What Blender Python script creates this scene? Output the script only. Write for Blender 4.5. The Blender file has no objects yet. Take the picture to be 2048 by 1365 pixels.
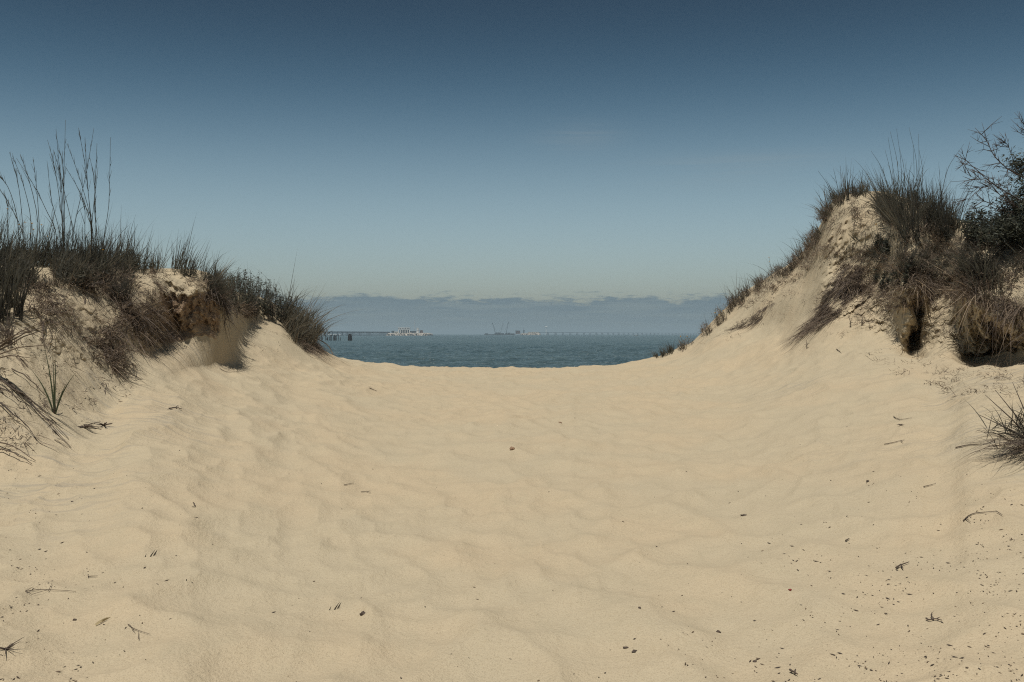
import bpy, math
import numpy as np

rng = np.random.default_rng(7)
S = bpy.context.scene
COL = S.collection
R = math.radians

# ------------------------------------------------------------------ camera
F = 1991.0                 # focal length in pixels of the 2048 px wide photograph
EYE = 1.6
HOR = 668.5                # horizon row
CX = 1024.0
cam = bpy.data.cameras.new('camera')
cam.lens = 35.0; cam.sensor_width = 36.0; cam.sensor_fit = 'HORIZONTAL'
cam.shift_y = -(682.5 - HOR) / 2048.0
cam.clip_start = 0.05; cam.clip_end = 120000.0
cam_o = bpy.data.objects.new('camera', cam)
cam_o.location = (0, 0, EYE); cam_o.rotation_euler = (R(90), 0, 0)
COL.objects.link(cam_o); S.camera = cam_o

# ------------------------------------------------------------------ light
SUN_EL, SUN_AZ = 71.0, -158.0   # high, behind the camera and to its left
sun = bpy.data.lights.new('sun', 'SUN')
sun.energy = 3.75; sun.angle = R(0.55); sun.color = (1.0, 0.955, 0.86)
sun_o = bpy.data.objects.new('sun', sun)
# lamp shines along its -Z : from (sin az, cos az) side towards the camera
sun_o.rotation_euler = (R(-(90 - SUN_EL)), 0, R(-SUN_AZ))
COL.objects.link(sun_o)

S.view_settings.view_transform = 'Standard'
S.view_settings.look = 'None'
S.view_settings.exposure = 0.0
S.view_settings.gamma = 1.0
S.cycles.max_bounces = 6
S.cycles.diffuse_bounces = 2
S.cycles.glossy_bounces = 2
S.cycles.transmission_bounces = 4
S.cycles.volume_bounces = 0
S.cycles.use_denoising = False
S.cycles.pixel_filter_type = 'BLACKMAN_HARRIS'; S.cycles.filter_width = 1.15

class NT:
    """small helper to write node trees"""
    def __init__(s, tree): s.t = tree; s.n = tree.nodes; s.l = tree.links
    def node(s, typ, **kw):
        n = s.n.new(typ)
        for k, v in kw.items(): setattr(n, k, v)
        return n
    def put(s, sock, v):
        if isinstance(v, bpy.types.NodeSocket): s.l.new(v, sock)
        elif v is not None:
            if hasattr(sock.default_value, '__len__') and not isinstance(v, (tuple, list)): v = (v,) * len(sock.default_value)
            if hasattr(sock.default_value, '__len__') and len(sock.default_value) == 4 and len(v) == 3: v = (*v, 1)
            sock.default_value = v
    def math(s, op, a, b=None, c=None, clamp=False):
        n = s.node('ShaderNodeMath', operation=op, use_clamp=clamp)
        for i, v in enumerate((a, b, c)): s.put(n.inputs[i], v) if v is not None else None
        return n.outputs[0]
    def mix(s, fac, a, b, blend='MIX'):
        n = s.node('ShaderNodeMix', data_type='RGBA', blend_type=blend)
        s.put(n.inputs[0], fac); s.put(n.inputs[6], a); s.put(n.inputs[7], b)
        return n.outputs[2]
    def ramp(s, fac, stops, interp='LINEAR'):
        n = s.node('ShaderNodeValToRGB'); cr = n.color_ramp; cr.interpolation = interp
        while len(cr.elements) < len(stops): cr.elements.new(0.5)
        for e, (p, c) in zip(cr.elements, stops):
            e.position = p; e.color = (*c, 1) if hasattr(c, '__len__') else (c, c, c, 1)
        s.put(n.inputs[0], fac); return n.outputs[0]
    def smooth(s, v, lo, hi):
        n = s.node('ShaderNodeMapRange', interpolation_type='SMOOTHSTEP')
        s.put(n.inputs[0], v); s.put(n.inputs[1], lo); s.put(n.inputs[2], hi)
        return n.outputs[0]
    def noise(s, vec, scale, detail=2, rough=0.5, dist=0.0, out=0):
        n = s.node('ShaderNodeTexNoise'); s.put(n.inputs['Vector'], vec)
        n.inputs['Scale'].default_value = scale; n.inputs['Detail'].default_value = detail
        n.inputs['Roughness'].default_value = rough; n.inputs['Distortion'].default_value = dist
        return n.outputs[out]
    def mapping(s, vec, scale=(1, 1, 1), rot=(0, 0, 0), loc=(0, 0, 0)):
        n = s.node('ShaderNodeMapping'); s.put(n.inputs[0], vec)
        n.inputs[1].default_value = loc; n.inputs[2].default_value = rot; n.inputs[3].default_value = scale
        return n.outputs[0]
    def bump(s, h, strength, dist, normal=None):
        n = s.node('ShaderNodeBump'); s.put(n.inputs['Height'], h)
        n.inputs['Strength'].default_value = strength; n.inputs['Distance'].default_value = dist
        if normal is not None: s.l.new(normal, n.inputs['Normal'])
        return n.outputs[0]

# ------------------------------------------------------------------ sky
W = bpy.data.worlds.new('World'); S.world = W; W.use_nodes = True
w = NT(W.node_tree); w.n.clear()
sky = w.node('ShaderNodeTexSky', sky_type='NISHITA', sun_disc=False)
sky.sun_elevation = R(SUN_EL); sky.sun_rotation = R(SUN_AZ)
sky.altitude = 0; sky.air_density = 1.0; sky.dust_density = 1.6; sky.ozone_density = 1.6
tc = w.node('ShaderNodeTexCoord')
sep = w.node('ShaderNodeSeparateXYZ'); w.l.new(tc.outputs['Generated'], sep.inputs[0])
z = sep.outputs[2]
azi = w.math('ARCTAN2', sep.outputs[0], sep.outputs[1])
grade = w.ramp(w.math('MAXIMUM', z, 0.0), [(0.0, (.98, 1.0, 1.0)), (0.06, (.95, .99, 1.0)), (0.14, (.90, .93, .83)),
                                          (0.23, (.31, .45, .46)), (0.32, (.175, .222, .230)), (1.0, (.175, .222, .230))], 'B_SPLINE')
base = w.mix(1.0, sky.outputs[0], grade, 'MULTIPLY')
# bank of low stratus along the horizon
cv = w.node('ShaderNodeCombineXYZ'); w.put(cv.inputs[0], azi); w.put(cv.inputs[1], w.math('MULTIPLY', z, 3.2))
lump = w.noise(cv.outputs[0], 17.0, 3, 0.55)
fine = w.noise(w.mapping(cv.outputs[0], (1, 1.6, 1), loc=(3, 1, 0)), 62.0, 4, 0.62)
fluff = w.noise(w.mapping(cv.outputs[0], (1, 2.0, 1), loc=(5, 3, 0)), 150.0, 3, 0.65)
top = w.math('ADD', 0.0365, w.math('MULTIPLY', w.math('SUBTRACT', lump, 0.5), 0.032))
top = w.math('ADD', top, w.math('MULTIPLY', w.math('SUBTRACT', fine, 0.5), 0.016))
top = w.math('ADD', top, w.math('MULTIPLY', w.math('SUBTRACT', fluff, 0.5), 0.007))
below = w.math('SUBTRACT', top, z)
bank = w.smooth(below, -0.0022, 0.0034)
veil = w.math('MULTIPLY', w.smooth(below, -0.009, 0.001), w.smooth(fine, 0.50, 0.66))
bank = w.math('MAXIMUM', bank, w.math('MULTIPLY', veil, 0.45))
streak = w.noise(w.mapping(cv.outputs[0], (1, 5, 1), loc=(7, 2, 0)), 12.0, 3, 0.6)
bankcol = w.mix(w.smooth(below, 0.0, 0.02), (1.46, 2.06, 2.44), (1.78, 2.38, 2.68))
bankcol = w.mix(w.math('MULTIPLY', w.smooth(streak, 0.42, 0.66), 0.8), bankcol, (2.05, 2.62, 2.80))
bankcol = w.mix(w.smooth(z, 0.014, 0.0), bankcol, (2.15, 2.72, 2.92))
base = w.mix(w.math('MULTIPLY', bank, 0.93), base, bankcol)
# thin cirrus wisps
cir = w.noise(w.mapping(cv.outputs[0], (1.0, 5.5, 1), rot=(0, 0, R(-3)), loc=(0.35, 0.18, 0)), 5.0, 5, 0.62, 0.6)
def spot(az, el, wa, we):
    da = w.math('DIVIDE', w.math('SUBTRACT', azi, R(az)), R(wa)); de = w.math('DIVIDE', w.math('SUBTRACT', z, math.sin(R(el))), R(we))
    return w.math('EXPONENT', w.math('MULTIPLY', w.math('ADD', w.math('MULTIPLY', da, da), w.math('MULTIPLY', de, de)), -1.0))
msk = w.math('ADD', spot(3.8, 11.2, 2.2, 0.7), w.math('ADD', spot(13.0, 9.6, 5.0, 0.5), spot(12.0, 8.6, 3.0, 0.4)))
cir = w.math('MULTIPLY', w.smooth(cir, 0.28, 0.62), msk)
cir = w.math('MULTIPLY', cir, w.smooth(z, 0.07, 0.13))
base = w.mix(w.math('MULTIPLY', cir, 0.22), base, (3.0, 3.3, 3.3))
bg = w.node('ShaderNodeBackground'); w.l.new(base, bg.inputs[0]); bg.inputs[1].default_value = 0.10
wo = w.node('ShaderNodeOutputWorld'); w.l.new(bg.outputs[0], wo.inputs[0])

# ------------------------------------------------------------------ numpy helpers
def hsh(ix, iy, iz, seed):
    h = (ix.astype(np.int64) * 374761393 + iy.astype(np.int64) * 668265263 + iz * 2147483647 + seed * 974634533) & 0xffffffff
    h = ((h ^ (h >> 13)) * 1274126177) & 0xffffffff
    h = ((h ^ (h >> 16)) * 2246822519) & 0xffffffff
    return ((h ^ (h >> 15)) & 0xffffff) / float(0xffffff)
def vnoise(x, y, seed=0, zz=None):
    ix, iy = np.floor(x), np.floor(y); fx, fy = x - ix, y - iy
    fx = fx * fx * fx * (fx * (6 * fx - 15) + 10); fy = fy * fy * fy * (fy * (6 * fy - 15) + 10)
    def lay(iz):
        a = hsh(ix, iy, iz, seed); b = hsh(ix + 1, iy, iz, seed); c = hsh(ix, iy + 1, iz, seed); d = hsh(ix + 1, iy + 1, iz, seed)
        return (a * (1 - fx) + b * fx) * (1 - fy) + (c * (1 - fx) + d * fx) * fy
    if zz is None: return lay(np.zeros_like(ix, dtype=np.int64)) * 2 - 1
    iz = np.floor(zz); fz = zz - iz; fz = fz * fz * (3 - 2 * fz); iz = iz.astype(np.int64)
    return (lay(iz) * (1 - fz) + lay(iz + 1) * fz) * 2 - 1
def fbm(x, y, o=4, seed=0, g=0.5, zz=None):
    t = 0; a = 1.0; n = 0
    for k in range(o):
        t = t + a * vnoise(x * 2 ** k + 17.3 * k, y * 2 ** k - 9.1 * k, seed + k, None if zz is None else zz * 2 ** k + 3.7 * k)
        n += a; a *= g
    return t / n
def cells(x, y, seed=0):
    ix, iy = np.floor(x), np.floor(y); f1 = np.full(x.shape, 9.0); f2 = f1.copy(); o = np.zeros(x.shape, np.int64)
    for dx in (-1, 0, 1):
        for dy in (-1, 0, 1):
            cx = ix + dx + hsh(ix + dx, iy + dy, o, seed); cy = iy + dy + hsh(ix + dx, iy + dy, o, seed + 5)
            d = (cx - x) ** 2 + (cy - y) ** 2
            f2 = np.minimum(f2, np.maximum(d, f1)); f1 = np.minimum(f1, d)
    return f1, f2
def sstep(v, lo, hi):
    t = np.clip((v - lo) / (hi - lo), 0, 1); return t * t * (3 - 2 * t)
def pchip(xk, yk, x):
    """monotone cubic through (xk, yk); yk may be (n,) or (n, m)"""
    xk = np.asarray(xk, float); yk = np.asarray(yk, float); h = np.diff(xk); one = yk.ndim == 1
    if one: yk = yk[:, None]
    dl = np.diff(yk, axis=0) / h[:, None]; m = np.zeros_like(yk); m[0] = dl[0]; m[-1] = dl[-1]
    w1 = (2 * h[1:] + h[:-1])[:, None]; w2 = (h[1:] + 2 * h[:-1])[:, None]
    ok = dl[1:] * dl[:-1] > 0
    with np.errstate(divide='ignore', invalid='ignore'):
        hm = (w1 + w2) / (w1 / dl[:-1] + w2 / dl[1:])
    m[1:-1] = np.where(ok, hm, 0)
    x = np.clip(x, xk[0], xk[-1]); i = np.clip(np.searchsorted(xk, x, 'right') - 1, 0, len(h) - 1)
    t = ((x - xk[i]) / h[i])[:, None]; hh = h[i][:, None]
    r = ((1 + 2 * t) * (1 - t) ** 2) * yk[i] + t * (1 - t) ** 2 * hh * m[i] + t * t * (3 - 2 * t) * yk[i + 1] + t * t * (t - 1) * hh * m[i + 1]
    return r[:, 0] if one else r

# ------------------------------------------------------------------ mesh helpers
def link(name, data, parent=None):
    o = bpy.data.objects.new(name, data); COL.objects.link(o)
    if parent is not None: o.parent = parent
    return o
def tag(o, label=None, cat=None, group=None, kind=None):
    if label: o['label'] = label
    if cat: o['category'] = cat
    if group: o['group'] = group
    if kind: o['kind'] = kind
    return o
def mesh(name, v, faces, mat, smooth=True, attrs=None):
    """v (n,3); faces = list of int arrays of shape (m,3) or (m,4)"""
    me = bpy.data.meshes.new(name)
    v = np.asarray(v, np.float32); me.vertices.add(len(v)); me.vertices.foreach_set('co', v.ravel())
    faces = [np.asarray(f, np.int32) for f in faces if len(f)]
    nl = sum(f.size for f in faces); nf = sum(len(f) for f in faces)
    me.loops.add(nl); me.polygons.add(nf)
    me.loops.foreach_set('vertex_index', np.concatenate([f.ravel() for f in faces]))
    tot = np.concatenate([np.full(len(f), f.shape[1], np.int32) for f in faces])
    me.polygons.foreach_set('loop_start', np.concatenate([[0], np.cumsum(tot)[:-1]]).astype(np.int32))
    me.polygons.foreach_set('use_smooth', np.full(nf, smooth, bool))
    for k, a in (attrs or {}).items():
        at = me.attributes.new(k, 'FLOAT', 'POINT'); at.data.foreach_set('value', np.asarray(a, np.float32))
    me.update(calc_edges=True); me.materials.append(mat)
    return me
class MB:
    """collects pieces into one mesh"""
    def __init__(s): s.v = []; s.f = []; s.n = 0; s.t = []
    def add(s, v, faces, tint=0.5):
        v = np.asarray(v, float)
        for f in faces:
            if len(f): s.f.append(np.asarray(f, np.int32) + s.n)
        s.v.append(v); s.n += len(v); s.t.append(np.broadcast_to(np.asarray(tint, float), (len(v),)))
        return s
    def box(s, c, size, rz=0.0, tint=0.5):
        q = np.array([[-1, -1, -1], [1, -1, -1], [1, 1, -1], [-1, 1, -1], [-1, -1, 1], [1, -1, 1], [1, 1, 1], [-1, 1, 1]]) * np.array(size) / 2
        cs, sn = math.cos(rz), math.sin(rz)
        q = np.stack([q[:, 0] * cs - q[:, 1] * sn, q[:, 0] * sn + q[:, 1] * cs, q[:, 2]], 1) + np.array(c)
        return s.add(q, [np.array([[0, 3, 2, 1], [4, 5, 6, 7], [0, 1, 5, 4], [1, 2, 6, 5], [2, 3, 7, 6], [3, 0, 4, 7]])], tint)
    def tube(s, pts, rad, sides=5, tint=0.5):
        p = np.asarray(pts, float); n = len(p); rad = np.broadcast_to(np.asarray(rad, float), (n,))
        tg = np.gradient(p, axis=0); tg /= np.linalg.norm(tg, axis=1)[:, None] + 1e-12
        ref = np.array([0, 0, 1.0]) if abs(tg[0, 2]) < 0.9 else np.array([1.0, 0, 0])
        a = np.cross(tg, ref); a /= np.linalg.norm(a, axis=1)[:, None] + 1e-12; b = np.cross(tg, a)
        th = np.arange(sides) * 2 * np.pi / sides
        v = p[:, None] + rad[:, None, None] * (a[:, None] * np.cos(th)[None, :, None] + b[:, None] * np.sin(th)[None, :, None])
        i = np.arange(n - 1)[:, None] * sides + np.arange(sides)[None]; j = np.arange(n - 1)[:, None] * sides + (np.arange(sides)[None] + 1) % sides
        q = np.stack([i, j, j + sides, i + sides], -1).reshape(-1, 4)
        v = np.concatenate([v.reshape(-1, 3), p[:1], p[-1:]]); k = np.arange(sides); e = (n - 1) * sides
        caps = np.concatenate([np.stack([(k + 1) % sides, k, np.full(sides, n * sides)], 1), np.stack([e + k, e + (k + 1) % sides, np.full(sides, n * sides + 1)], 1)])
        return s.add(v, [q, caps], tint)
    def build(s, name, mat, parent=None, smooth=False):
        return link(name, mesh(name, np.concatenate(s.v), s.f, mat, smooth, {'tint': np.concatenate(s.t)}), parent)
def empty(name, loc):
    o = link(name, None); o.location = loc; o.empty_display_size = 0.2; return o
def unparent_offset(o, root):
    o.matrix_parent_inverse = root.matrix_world.inverted()
def nrm(v): return v / (np.linalg.norm(v, axis=-1, keepdims=True) + 1e-12)

def blade_mesh(root, d0, L, wd, bend, tint, segs=4, twist=None):
    """ribbon blades: root (N,3), start direction (N,3), length, width, bend vector (N,3) applied with s^2"""
    N = len(root); s = np.linspace(0, 1, segs + 1)
    L = np.broadcast_to(L, (N,)); wd = np.broadcast_to(wd, (N,)); tint = np.broadcast_to(tint, (N,))
    c = root[:, None] + d0[:, None] * (L[:, None] * s)[..., None] + bend[:, None] * (L[:, None] * s ** 2)[..., None]
    ang = rng.uniform(0, np.pi, N) if twist is None else twist
    side = np.stack([np.cos(ang), np.sin(ang), np.zeros(N)], 1)
    side = nrm(side - d0 * (side * d0).sum(1, keepdims=True))
    wv = wd[:, None] * np.clip(1.0 - s ** 1.7, 0.06, 1) * (0.7 + 0.3 * np.minimum(s * 4, 1))
    v = np.stack([c - side[:, None] * wv[..., None] / 2, c + side[:, None] * wv[..., None] / 2], 2)   # N,seg+1,2,3
    b = np.arange(N)[:, None] * (segs + 1) * 2 + np.arange(segs)[None] * 2
    q = np.stack([b, b + 1, b + 3, b + 2], -1).reshape(-1, 4)
    return v.reshape(-1, 3), q, np.repeat(tint, (segs + 1) * 2)

# ------------------------------------------------------------------ materials
def new_mat(name):
    m = bpy.data.materials.new(name); m.use_nodes = True; t = NT(m.node_tree); t.n.clear()
    out = t.node('ShaderNodeOutputMaterial'); bs = t.node('ShaderNodeBsdfPrincipled'); t.l.new(bs.outputs[0], out.inputs[0])
    return m, t, bs, out
def mat_sand():
    m, t, bs, out = new_mat('sand')
    tc = t.node('ShaderNodeTexCoord'); P = tc.outputs['Object']
    soil = t.node('ShaderNodeAttribute', attribute_name='soil').outputs['Fac']
    rip = t.node('ShaderNodeAttribute', attribute_name='ripple').outputs['Fac']
    big = t.noise(P, 0.9, 2, 0.55); mid = t.noise(P, 5.5, 3, 0.6); gr = t.noise(P, 170.0, 1, 0.7); gr2 = t.noise(P, 46.0, 2, 0.7)
    c = t.mix(t.smooth(big, 0.35, 0.68), (.470, .398, .282), (.492, .400, .275))
    c = t.mix(t.math('MULTIPLY', t.smooth(mid, 0.42, 0.75), 0.5), c, (.43, .365, .255))
    c = t.mix(t.math('MULTIPLY', t.smooth(gr2, 0.5, 0.8), 0.35), c, (.38, .30, .19))
    c = t.mix(t.math('MULTIPLY', t.smooth(gr, 0.52, 0.72), 0.55), c, (.30, .24, .165))
    c = t.mix(t.math('MULTIPLY', t.smooth(gr, 0.44, 0.25), 0.35), c, (.60, .52, .37))
    # darker stretched streaks within the rippled areas
    ridg = t.noise(t.mapping(P, (1.0, 9.0, 1.0), rot=(0, 0, R(10))), 2.0, 4, 0.6)
    c = t.mix(t.math('MULTIPLY', rip, t.math('MULTIPLY', t.smooth(ridg, 0.5, 0.66), 0.5)), c, (.27, .245, .205))
    sn = t.noise(t.mapping(P, (1.4, 1.4, 3.0)), 5.0, 4, 0.68, 0.7)
    sc = t.ramp(sn, [(0.30, (.135, .092, .064)), (0.5, (.245, .170, .112)), (0.66, (.37, .275, .18))])
    fac = t.math('MULTIPLY', soil, t.smooth(t.math('ADD', soil, t.math('MULTIPLY', sn, 0.8)), 0.65, 1.0))
    c = t.mix(fac, c, sc)
    t.l.new(c, bs.inputs['Base Color']); bs.inputs['Roughness'].default_value = 0.95; bs.inputs['Specular IOR Level'].default_value = 0.12
    wv = t.node('ShaderNodeTexWave', wave_type='BANDS', bands_direction='Y'); t.put(wv.inputs[0], t.mapping(P, rot=(0, 0, R(14))))
    wv.inputs['Scale'].default_value = 3.4; wv.inputs['Distortion'].default_value = 3.0; wv.inputs['Detail'].default_value = 2; wv.inputs['Detail Scale'].default_value = 1.2
    h = t.math('ADD', t.math('MULTIPLY', mid, 0.38), t.math('MULTIPLY', gr2, 0.22))
    h = t.math('ADD', h, t.math('MULTIPLY', gr, 0.07))
    h = t.math('ADD', h, t.math('MULTIPLY', rip, t.math('MULTIPLY', wv.outputs['Fac'], 0.10)))
    h = t.math('ADD', h, t.math('MULTIPLY', fac, t.math('MULTIPLY', sn, 1.6)))
    t.l.new(t.bump(h, 0.65, 0.05), bs.inputs['Normal'])
    return m
def mat_grass(name, stops, trans=0.25, rough=0.7):
    m, t, bs, out = new_mat(name)
    tint = t.node('ShaderNodeAttribute', attribute_name='tint').outputs['Fac']
    c = t.ramp(tint, stops)
    tc = t.node('ShaderNodeTexCoord')
    c = t.mix(t.math('MULTIPLY', t.smooth(t.noise(tc.outputs['Object'], 9.0, 3), 0.35, 0.7), 0.45), c, (.68, .63, .60), 'MULTIPLY')
    t.l.new(c, bs.inputs['Base Color']); bs.inputs['Roughness'].default_value = rough; bs.inputs['Specular IOR Level'].default_value = 0.25
    tr = t.node('ShaderNodeBsdfTranslucent'); t.l.new(c, tr.inputs[0])
    mx = t.node('ShaderNodeMixShader'); mx.inputs[0].default_value = trans
    t.l.new(bs.outputs[0], mx.inputs[1]); t.l.new(tr.outputs[0], mx.inputs[2]); t.l.new(mx.outputs[0], out.inputs[0])
    return m
def mat_plain(name, col, rough=0.8, var=0.25, scale=3.0, spec=0.3):
    m, t, bs, out = new_mat(name)
    tc = t.node('ShaderNodeTexCoord'); n = t.noise(tc.outputs['Object'], scale, 4, 0.6)
    c = t.mix(t.smooth(n, 0.3, 0.7), tuple(x * (1 - var) for x in col), tuple(min(1, x * (1 + var)) for x in col))
    t.l.new(c, bs.inputs['Base Color']); bs.inputs['Roughness'].default_value = rough; bs.inputs['Specular IOR Level'].default_value = spec
    return m
def mat_sea():
    m, t, bs, out = new_mat('sea_water')
    tc = t.node('ShaderNodeTexCoord'); P = tc.outputs['Object']
    n1 = t.noise(t.mapping(P, (.28, .55, 1), rot=(0, 0, R(12))), 1.0, 3, 0.62, 0.4)
    n2 = t.noise(t.mapping(P, (.012, .05, 1)), 1.0, 2, 0.6)
    c = t.mix(t.smooth(n2, 0.35, 0.65), (.052, .088, .100), (.078, .120, .132))
    t.l.new(c, bs.inputs['Base Color']); bs.inputs['Roughness'].default_value = 0.24; bs.inputs['IOR'].default_value = 1.33
    bs.inputs['Specular IOR Level'].default_value = 0.22
    t.l.new(t.bump(n1, 1.0, 1.7), bs.inputs['Normal'])
    return m

M = {}
M['sand'] = mat_sand()
M['sea'] = mat_sea()
M['grass'] = mat_grass('beach_grass', [(0, (.078, .074, .070)), (.35, (.112, .110, .085)), (.65, (.165, .142, .104)), (.85, (.25, .20, .14)), (1, (.40, .33, .23))], 0.42)
M['straw'] = mat_grass('dead_straw', [(0, (.095, .078, .070)), (.4, (.165, .130, .105)), (.75, (.27, .205, .150)), (1, (.45, .36, .25))], 0.30)
M['leaf'] = mat_grass('shrub_leaf', [(0, (.058, .062, .056)), (.5, (.080, .090, .068)), (1, (.13, .13, .095))], 0.35, 0.5)
M['green'] = mat_grass('green_blade', [(0, (.05, .065, .04)), (.5, (.085, .11, .06)), (1, (.14, .16, .09))], 0.25, 0.5)
M['twig'] = mat_plain('dry_twig', (.095, .072, .058), 0.85, 0.35, 30)
M['bark'] = mat_plain('shrub_bark', (.075, .056, .048), 0.85, 0.35, 20)
M['litter'] = mat_grass('plant_litter', [(0, (.065, .052, .045)), (.6, (.115, .085, .062)), (1, (.24, .17, .11))], 0.05)
M['pebble'] = mat_plain('pebble', (.12, .085, .06), 0.8, 0.4, 25)
M['petal'] = mat_plain('yellow_petal', (.75, .42, .03), 0.6, 0.2, 60)
M['stem'] = mat_plain('flower_stem', (.05, .055, .03), 0.7, 0.2, 30)

# ------------------------------------------------------------------ terrain : one sheet of sand
# node rows of the ground, per photograph column: (column, image row, depth in metres)
ROW_B = [(-600, 1150, 5.0), (0, 960, 6.6), (100, 925, 7.0), (200, 850, 8.0), (300, 775, 9.3), (400, 728, 11.3), (500, 722, 13.0), (620, 742, 14.0), (720, 767, 14), (850, 786, 13.5),
         (1024, 793, 13), (1300, 780, 13.5), (1450, 752, 14.2), (1550, 735, 13.6), (1650, 724, 12.5), (1750, 724, 11.6), (1850, 730, 11), (1950, 750, 9.6), (2048, 790, 8.0), (2200, 900, 6.5), (2650, 1150, 5)]
ROW_C = [(-600, 900, 5.5), (0, 760, 7.6), (100, 740, 8.2), (200, 715, 9.2), (300, 690, 10.5), (340, 664, 11.25), (400, 660, 11.65), (450, 676, 12.3), (500, 662, 14.5), (560, 664, 15.3), (620, 702, 16.0),
         (700, 730, 17), (850, 752, 16.5), (1024, 755, 16.5), (1300, 736, 16.5), (1380, 707, 17.5), (1450, 667, 17.5), (1550, 652, 16), (1600, 650, 14.8), (1650, 652, 13.9), (1700, 656, 13.3), (1780, 676, 12.5),
         (1805, 690, 12.3), (1830, 700, 12.4), (1862, 692, 11.9), (1900, 699, 11.5), (1940, 722, 11.8), (2000, 714, 11.5), (2048, 702, 10.9), (2650, 800, 6)]
ROW_D = [(-600, 650, 6.0), (0, 610, 8.6), (100, 600, 9.1), (200, 600, 10), (300, 592, 10.8), (340, 586, 11.3), (400, 588, 11.75), (435, 597, 12.2), (462, 640, 13), (500, 642, 14.9), (560, 648, 15.8), (620, 692, 16.8),
         (700, 724.5, 18), (850, 742, 18), (1024, 744, 18), (1300, 722.5, 18.5), (1380, 692, 19), (1450, 637, 19.3), (1550, 592, 17), (1600, 576, 15.9), (1650, 568, 14.7), (1700, 570, 14.2), (1780, 572, 13.3),
         (1805, 585, 12.3), (1830, 580, 12.2), (1862, 580, 12.9), (1900, 584, 12.5), (1940, 606, 11.3), (2000, 628, 10.7), (2048, 640, 10.2), (2650, 600, 6.3)]
ROW_E = [(-600, 480, 7.5), (0, 527, 10), (100, 532, 10.5), (200, 532, 11), (300, 542, 12), (400, 549, 13), (440, 564, 13.8), (460, 580, 14.5), (520, 594, 16.5), (560, 615, 17), (600, 648, 17.5), (640, 697, 18),
         (660, 708, 18.3), (700, 719, 19), (740, 725.5, 19.3), (850, 735, 20), (1024, 737, 20), (1200, 735, 20), (1260, 727, 20), (1300, 717, 20), (1380, 688, 20.5), (1440, 630, 21), (1480, 592, 21), (1550, 550, 20),
         (1600, 514, 18.5), (1640, 452, 17), (1660, 412, 16.5), (1690, 390, 16), (1750, 385, 15.5), (1800, 397, 15), (1900, 434, 14), (2048, 474, 12.5), (2650, 400, 8)]
TH_MAX = R(52)
th = np.concatenate([np.linspace(-180, -55, 26)[:-1], np.linspace(-55, -31, 40)[:-1], np.linspace(-31, 31, 1040), np.linspace(31, 55, 40)[1:], np.linspace(55, 180, 26)[1:]]) * np.pi / 180
thc = np.clip(th, -TH_MAX, TH_MAX); pxc = CX + F * np.tan(thc); sec = 1 / np.cos(thc)
def row(tab):
    a = np.array(tab, float); y = pchip(a[:, 0], a[:, 1], pxc); d = pchip(a[:, 0], a[:, 2], pxc)
    return np.stack([d * sec, EYE - (y - HOR) / F * d], 1)          # radial distance, height
side = (np.abs(np.tan(thc)))
nA = np.stack([np.full(len(th), 0.35), np.full(len(th), 0.05)], 1)
dA2 = 3.4; nA2 = np.stack([dA2 * sec, 0.27 + 0.03 * (dA2 * side) ** 2 + 0.16 * np.clip(side - .3, 0, 2)], 1)
nB, nC, nD, nE = row(ROW_B), row(ROW_C), row(ROW_D), row(ROW_E)
nF = nE + np.stack([np.full(len(th), 4.5), -0.9 - 0.16 * np.maximum(nE[:, 1], 0) ** 2], 1)
nG = np.stack([np.full(len(th), 62.0), np.full(len(th), -2.6)], 1)
nH = np.stack([np.full(len(th), 190.0), np.full(len(th), -5.6)], 1)
seg = [(nA, 18), (nA2, 215), (nB, 84), (nC, 104), (nD, 84), (nE, 26), (nF, 18), (nG, 8)]
nodes = [s_[0] for s_ in seg] + [nH]
K = np.arange(len(nodes)); tt = np.concatenate([np.linspace(k, k + 1, n, endpoint=False) for k, (_, n) in enumerate(seg)] + [[len(seg)]])
rz = np.stack([pchip(K, np.stack([nd[:, c] for nd in nodes]), tt) for c in (0, 1)], -1)   # rows, cols, (r, z)
# evenly spread rows between A2 and B in image space rather than depth
r_, z_ = rz[..., 0], rz[..., 1]
X = r_ * np.sin(th)[None]; Y = r_ * np.cos(th)[None]; Z = z_.copy()
T = np.broadcast_to(tt[:, None], X.shape); PX = np.broadcast_to((CX + F * np.tan(thc))[None], X.shape)
near = sstep(T, 0.2, 1.0)
# trampled sand: overlapping shallow cups with soft rims, fading on the banks
wob = 0.25 * fbm(X * 1.2, Y * 1.2, 3, 50); wob2 = 0.25 * fbm(X * 1.2, Y * 1.2, 3, 60)
f1, f2 = cells((X + wob) / 0.40, (Y + wob2) / 0.50, 3); g1, g2 = cells((X - wob2) / 0.21 + 40, (Y + wob) / 0.26, 9)
amt = 0.45 + 0.55 * sstep(fbm(X * 0.35, Y * 0.35, 2, 21), -0.35, 0.35)
flat = 1 - sstep(T, 1.75, 2.6) * sstep(np.abs(PX - 1024), 330, 520)
cup = 0.034 * np.minimum(f1, 0.6) * amt + 0.026 * np.minimum(g1, 0.6) * (1.35 - amt)
Z += flat * (2.5 * cup - 0.028)
Z += flat * 0.030 * fbm(X * 0.8, Y * 0.8, 3, 31) + 0.012 * fbm(X * 3.1, Y * 3.1, 3, 33) + 0.0050 * fbm(X * 11, Y * 11, 3, 37, .6)
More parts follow.
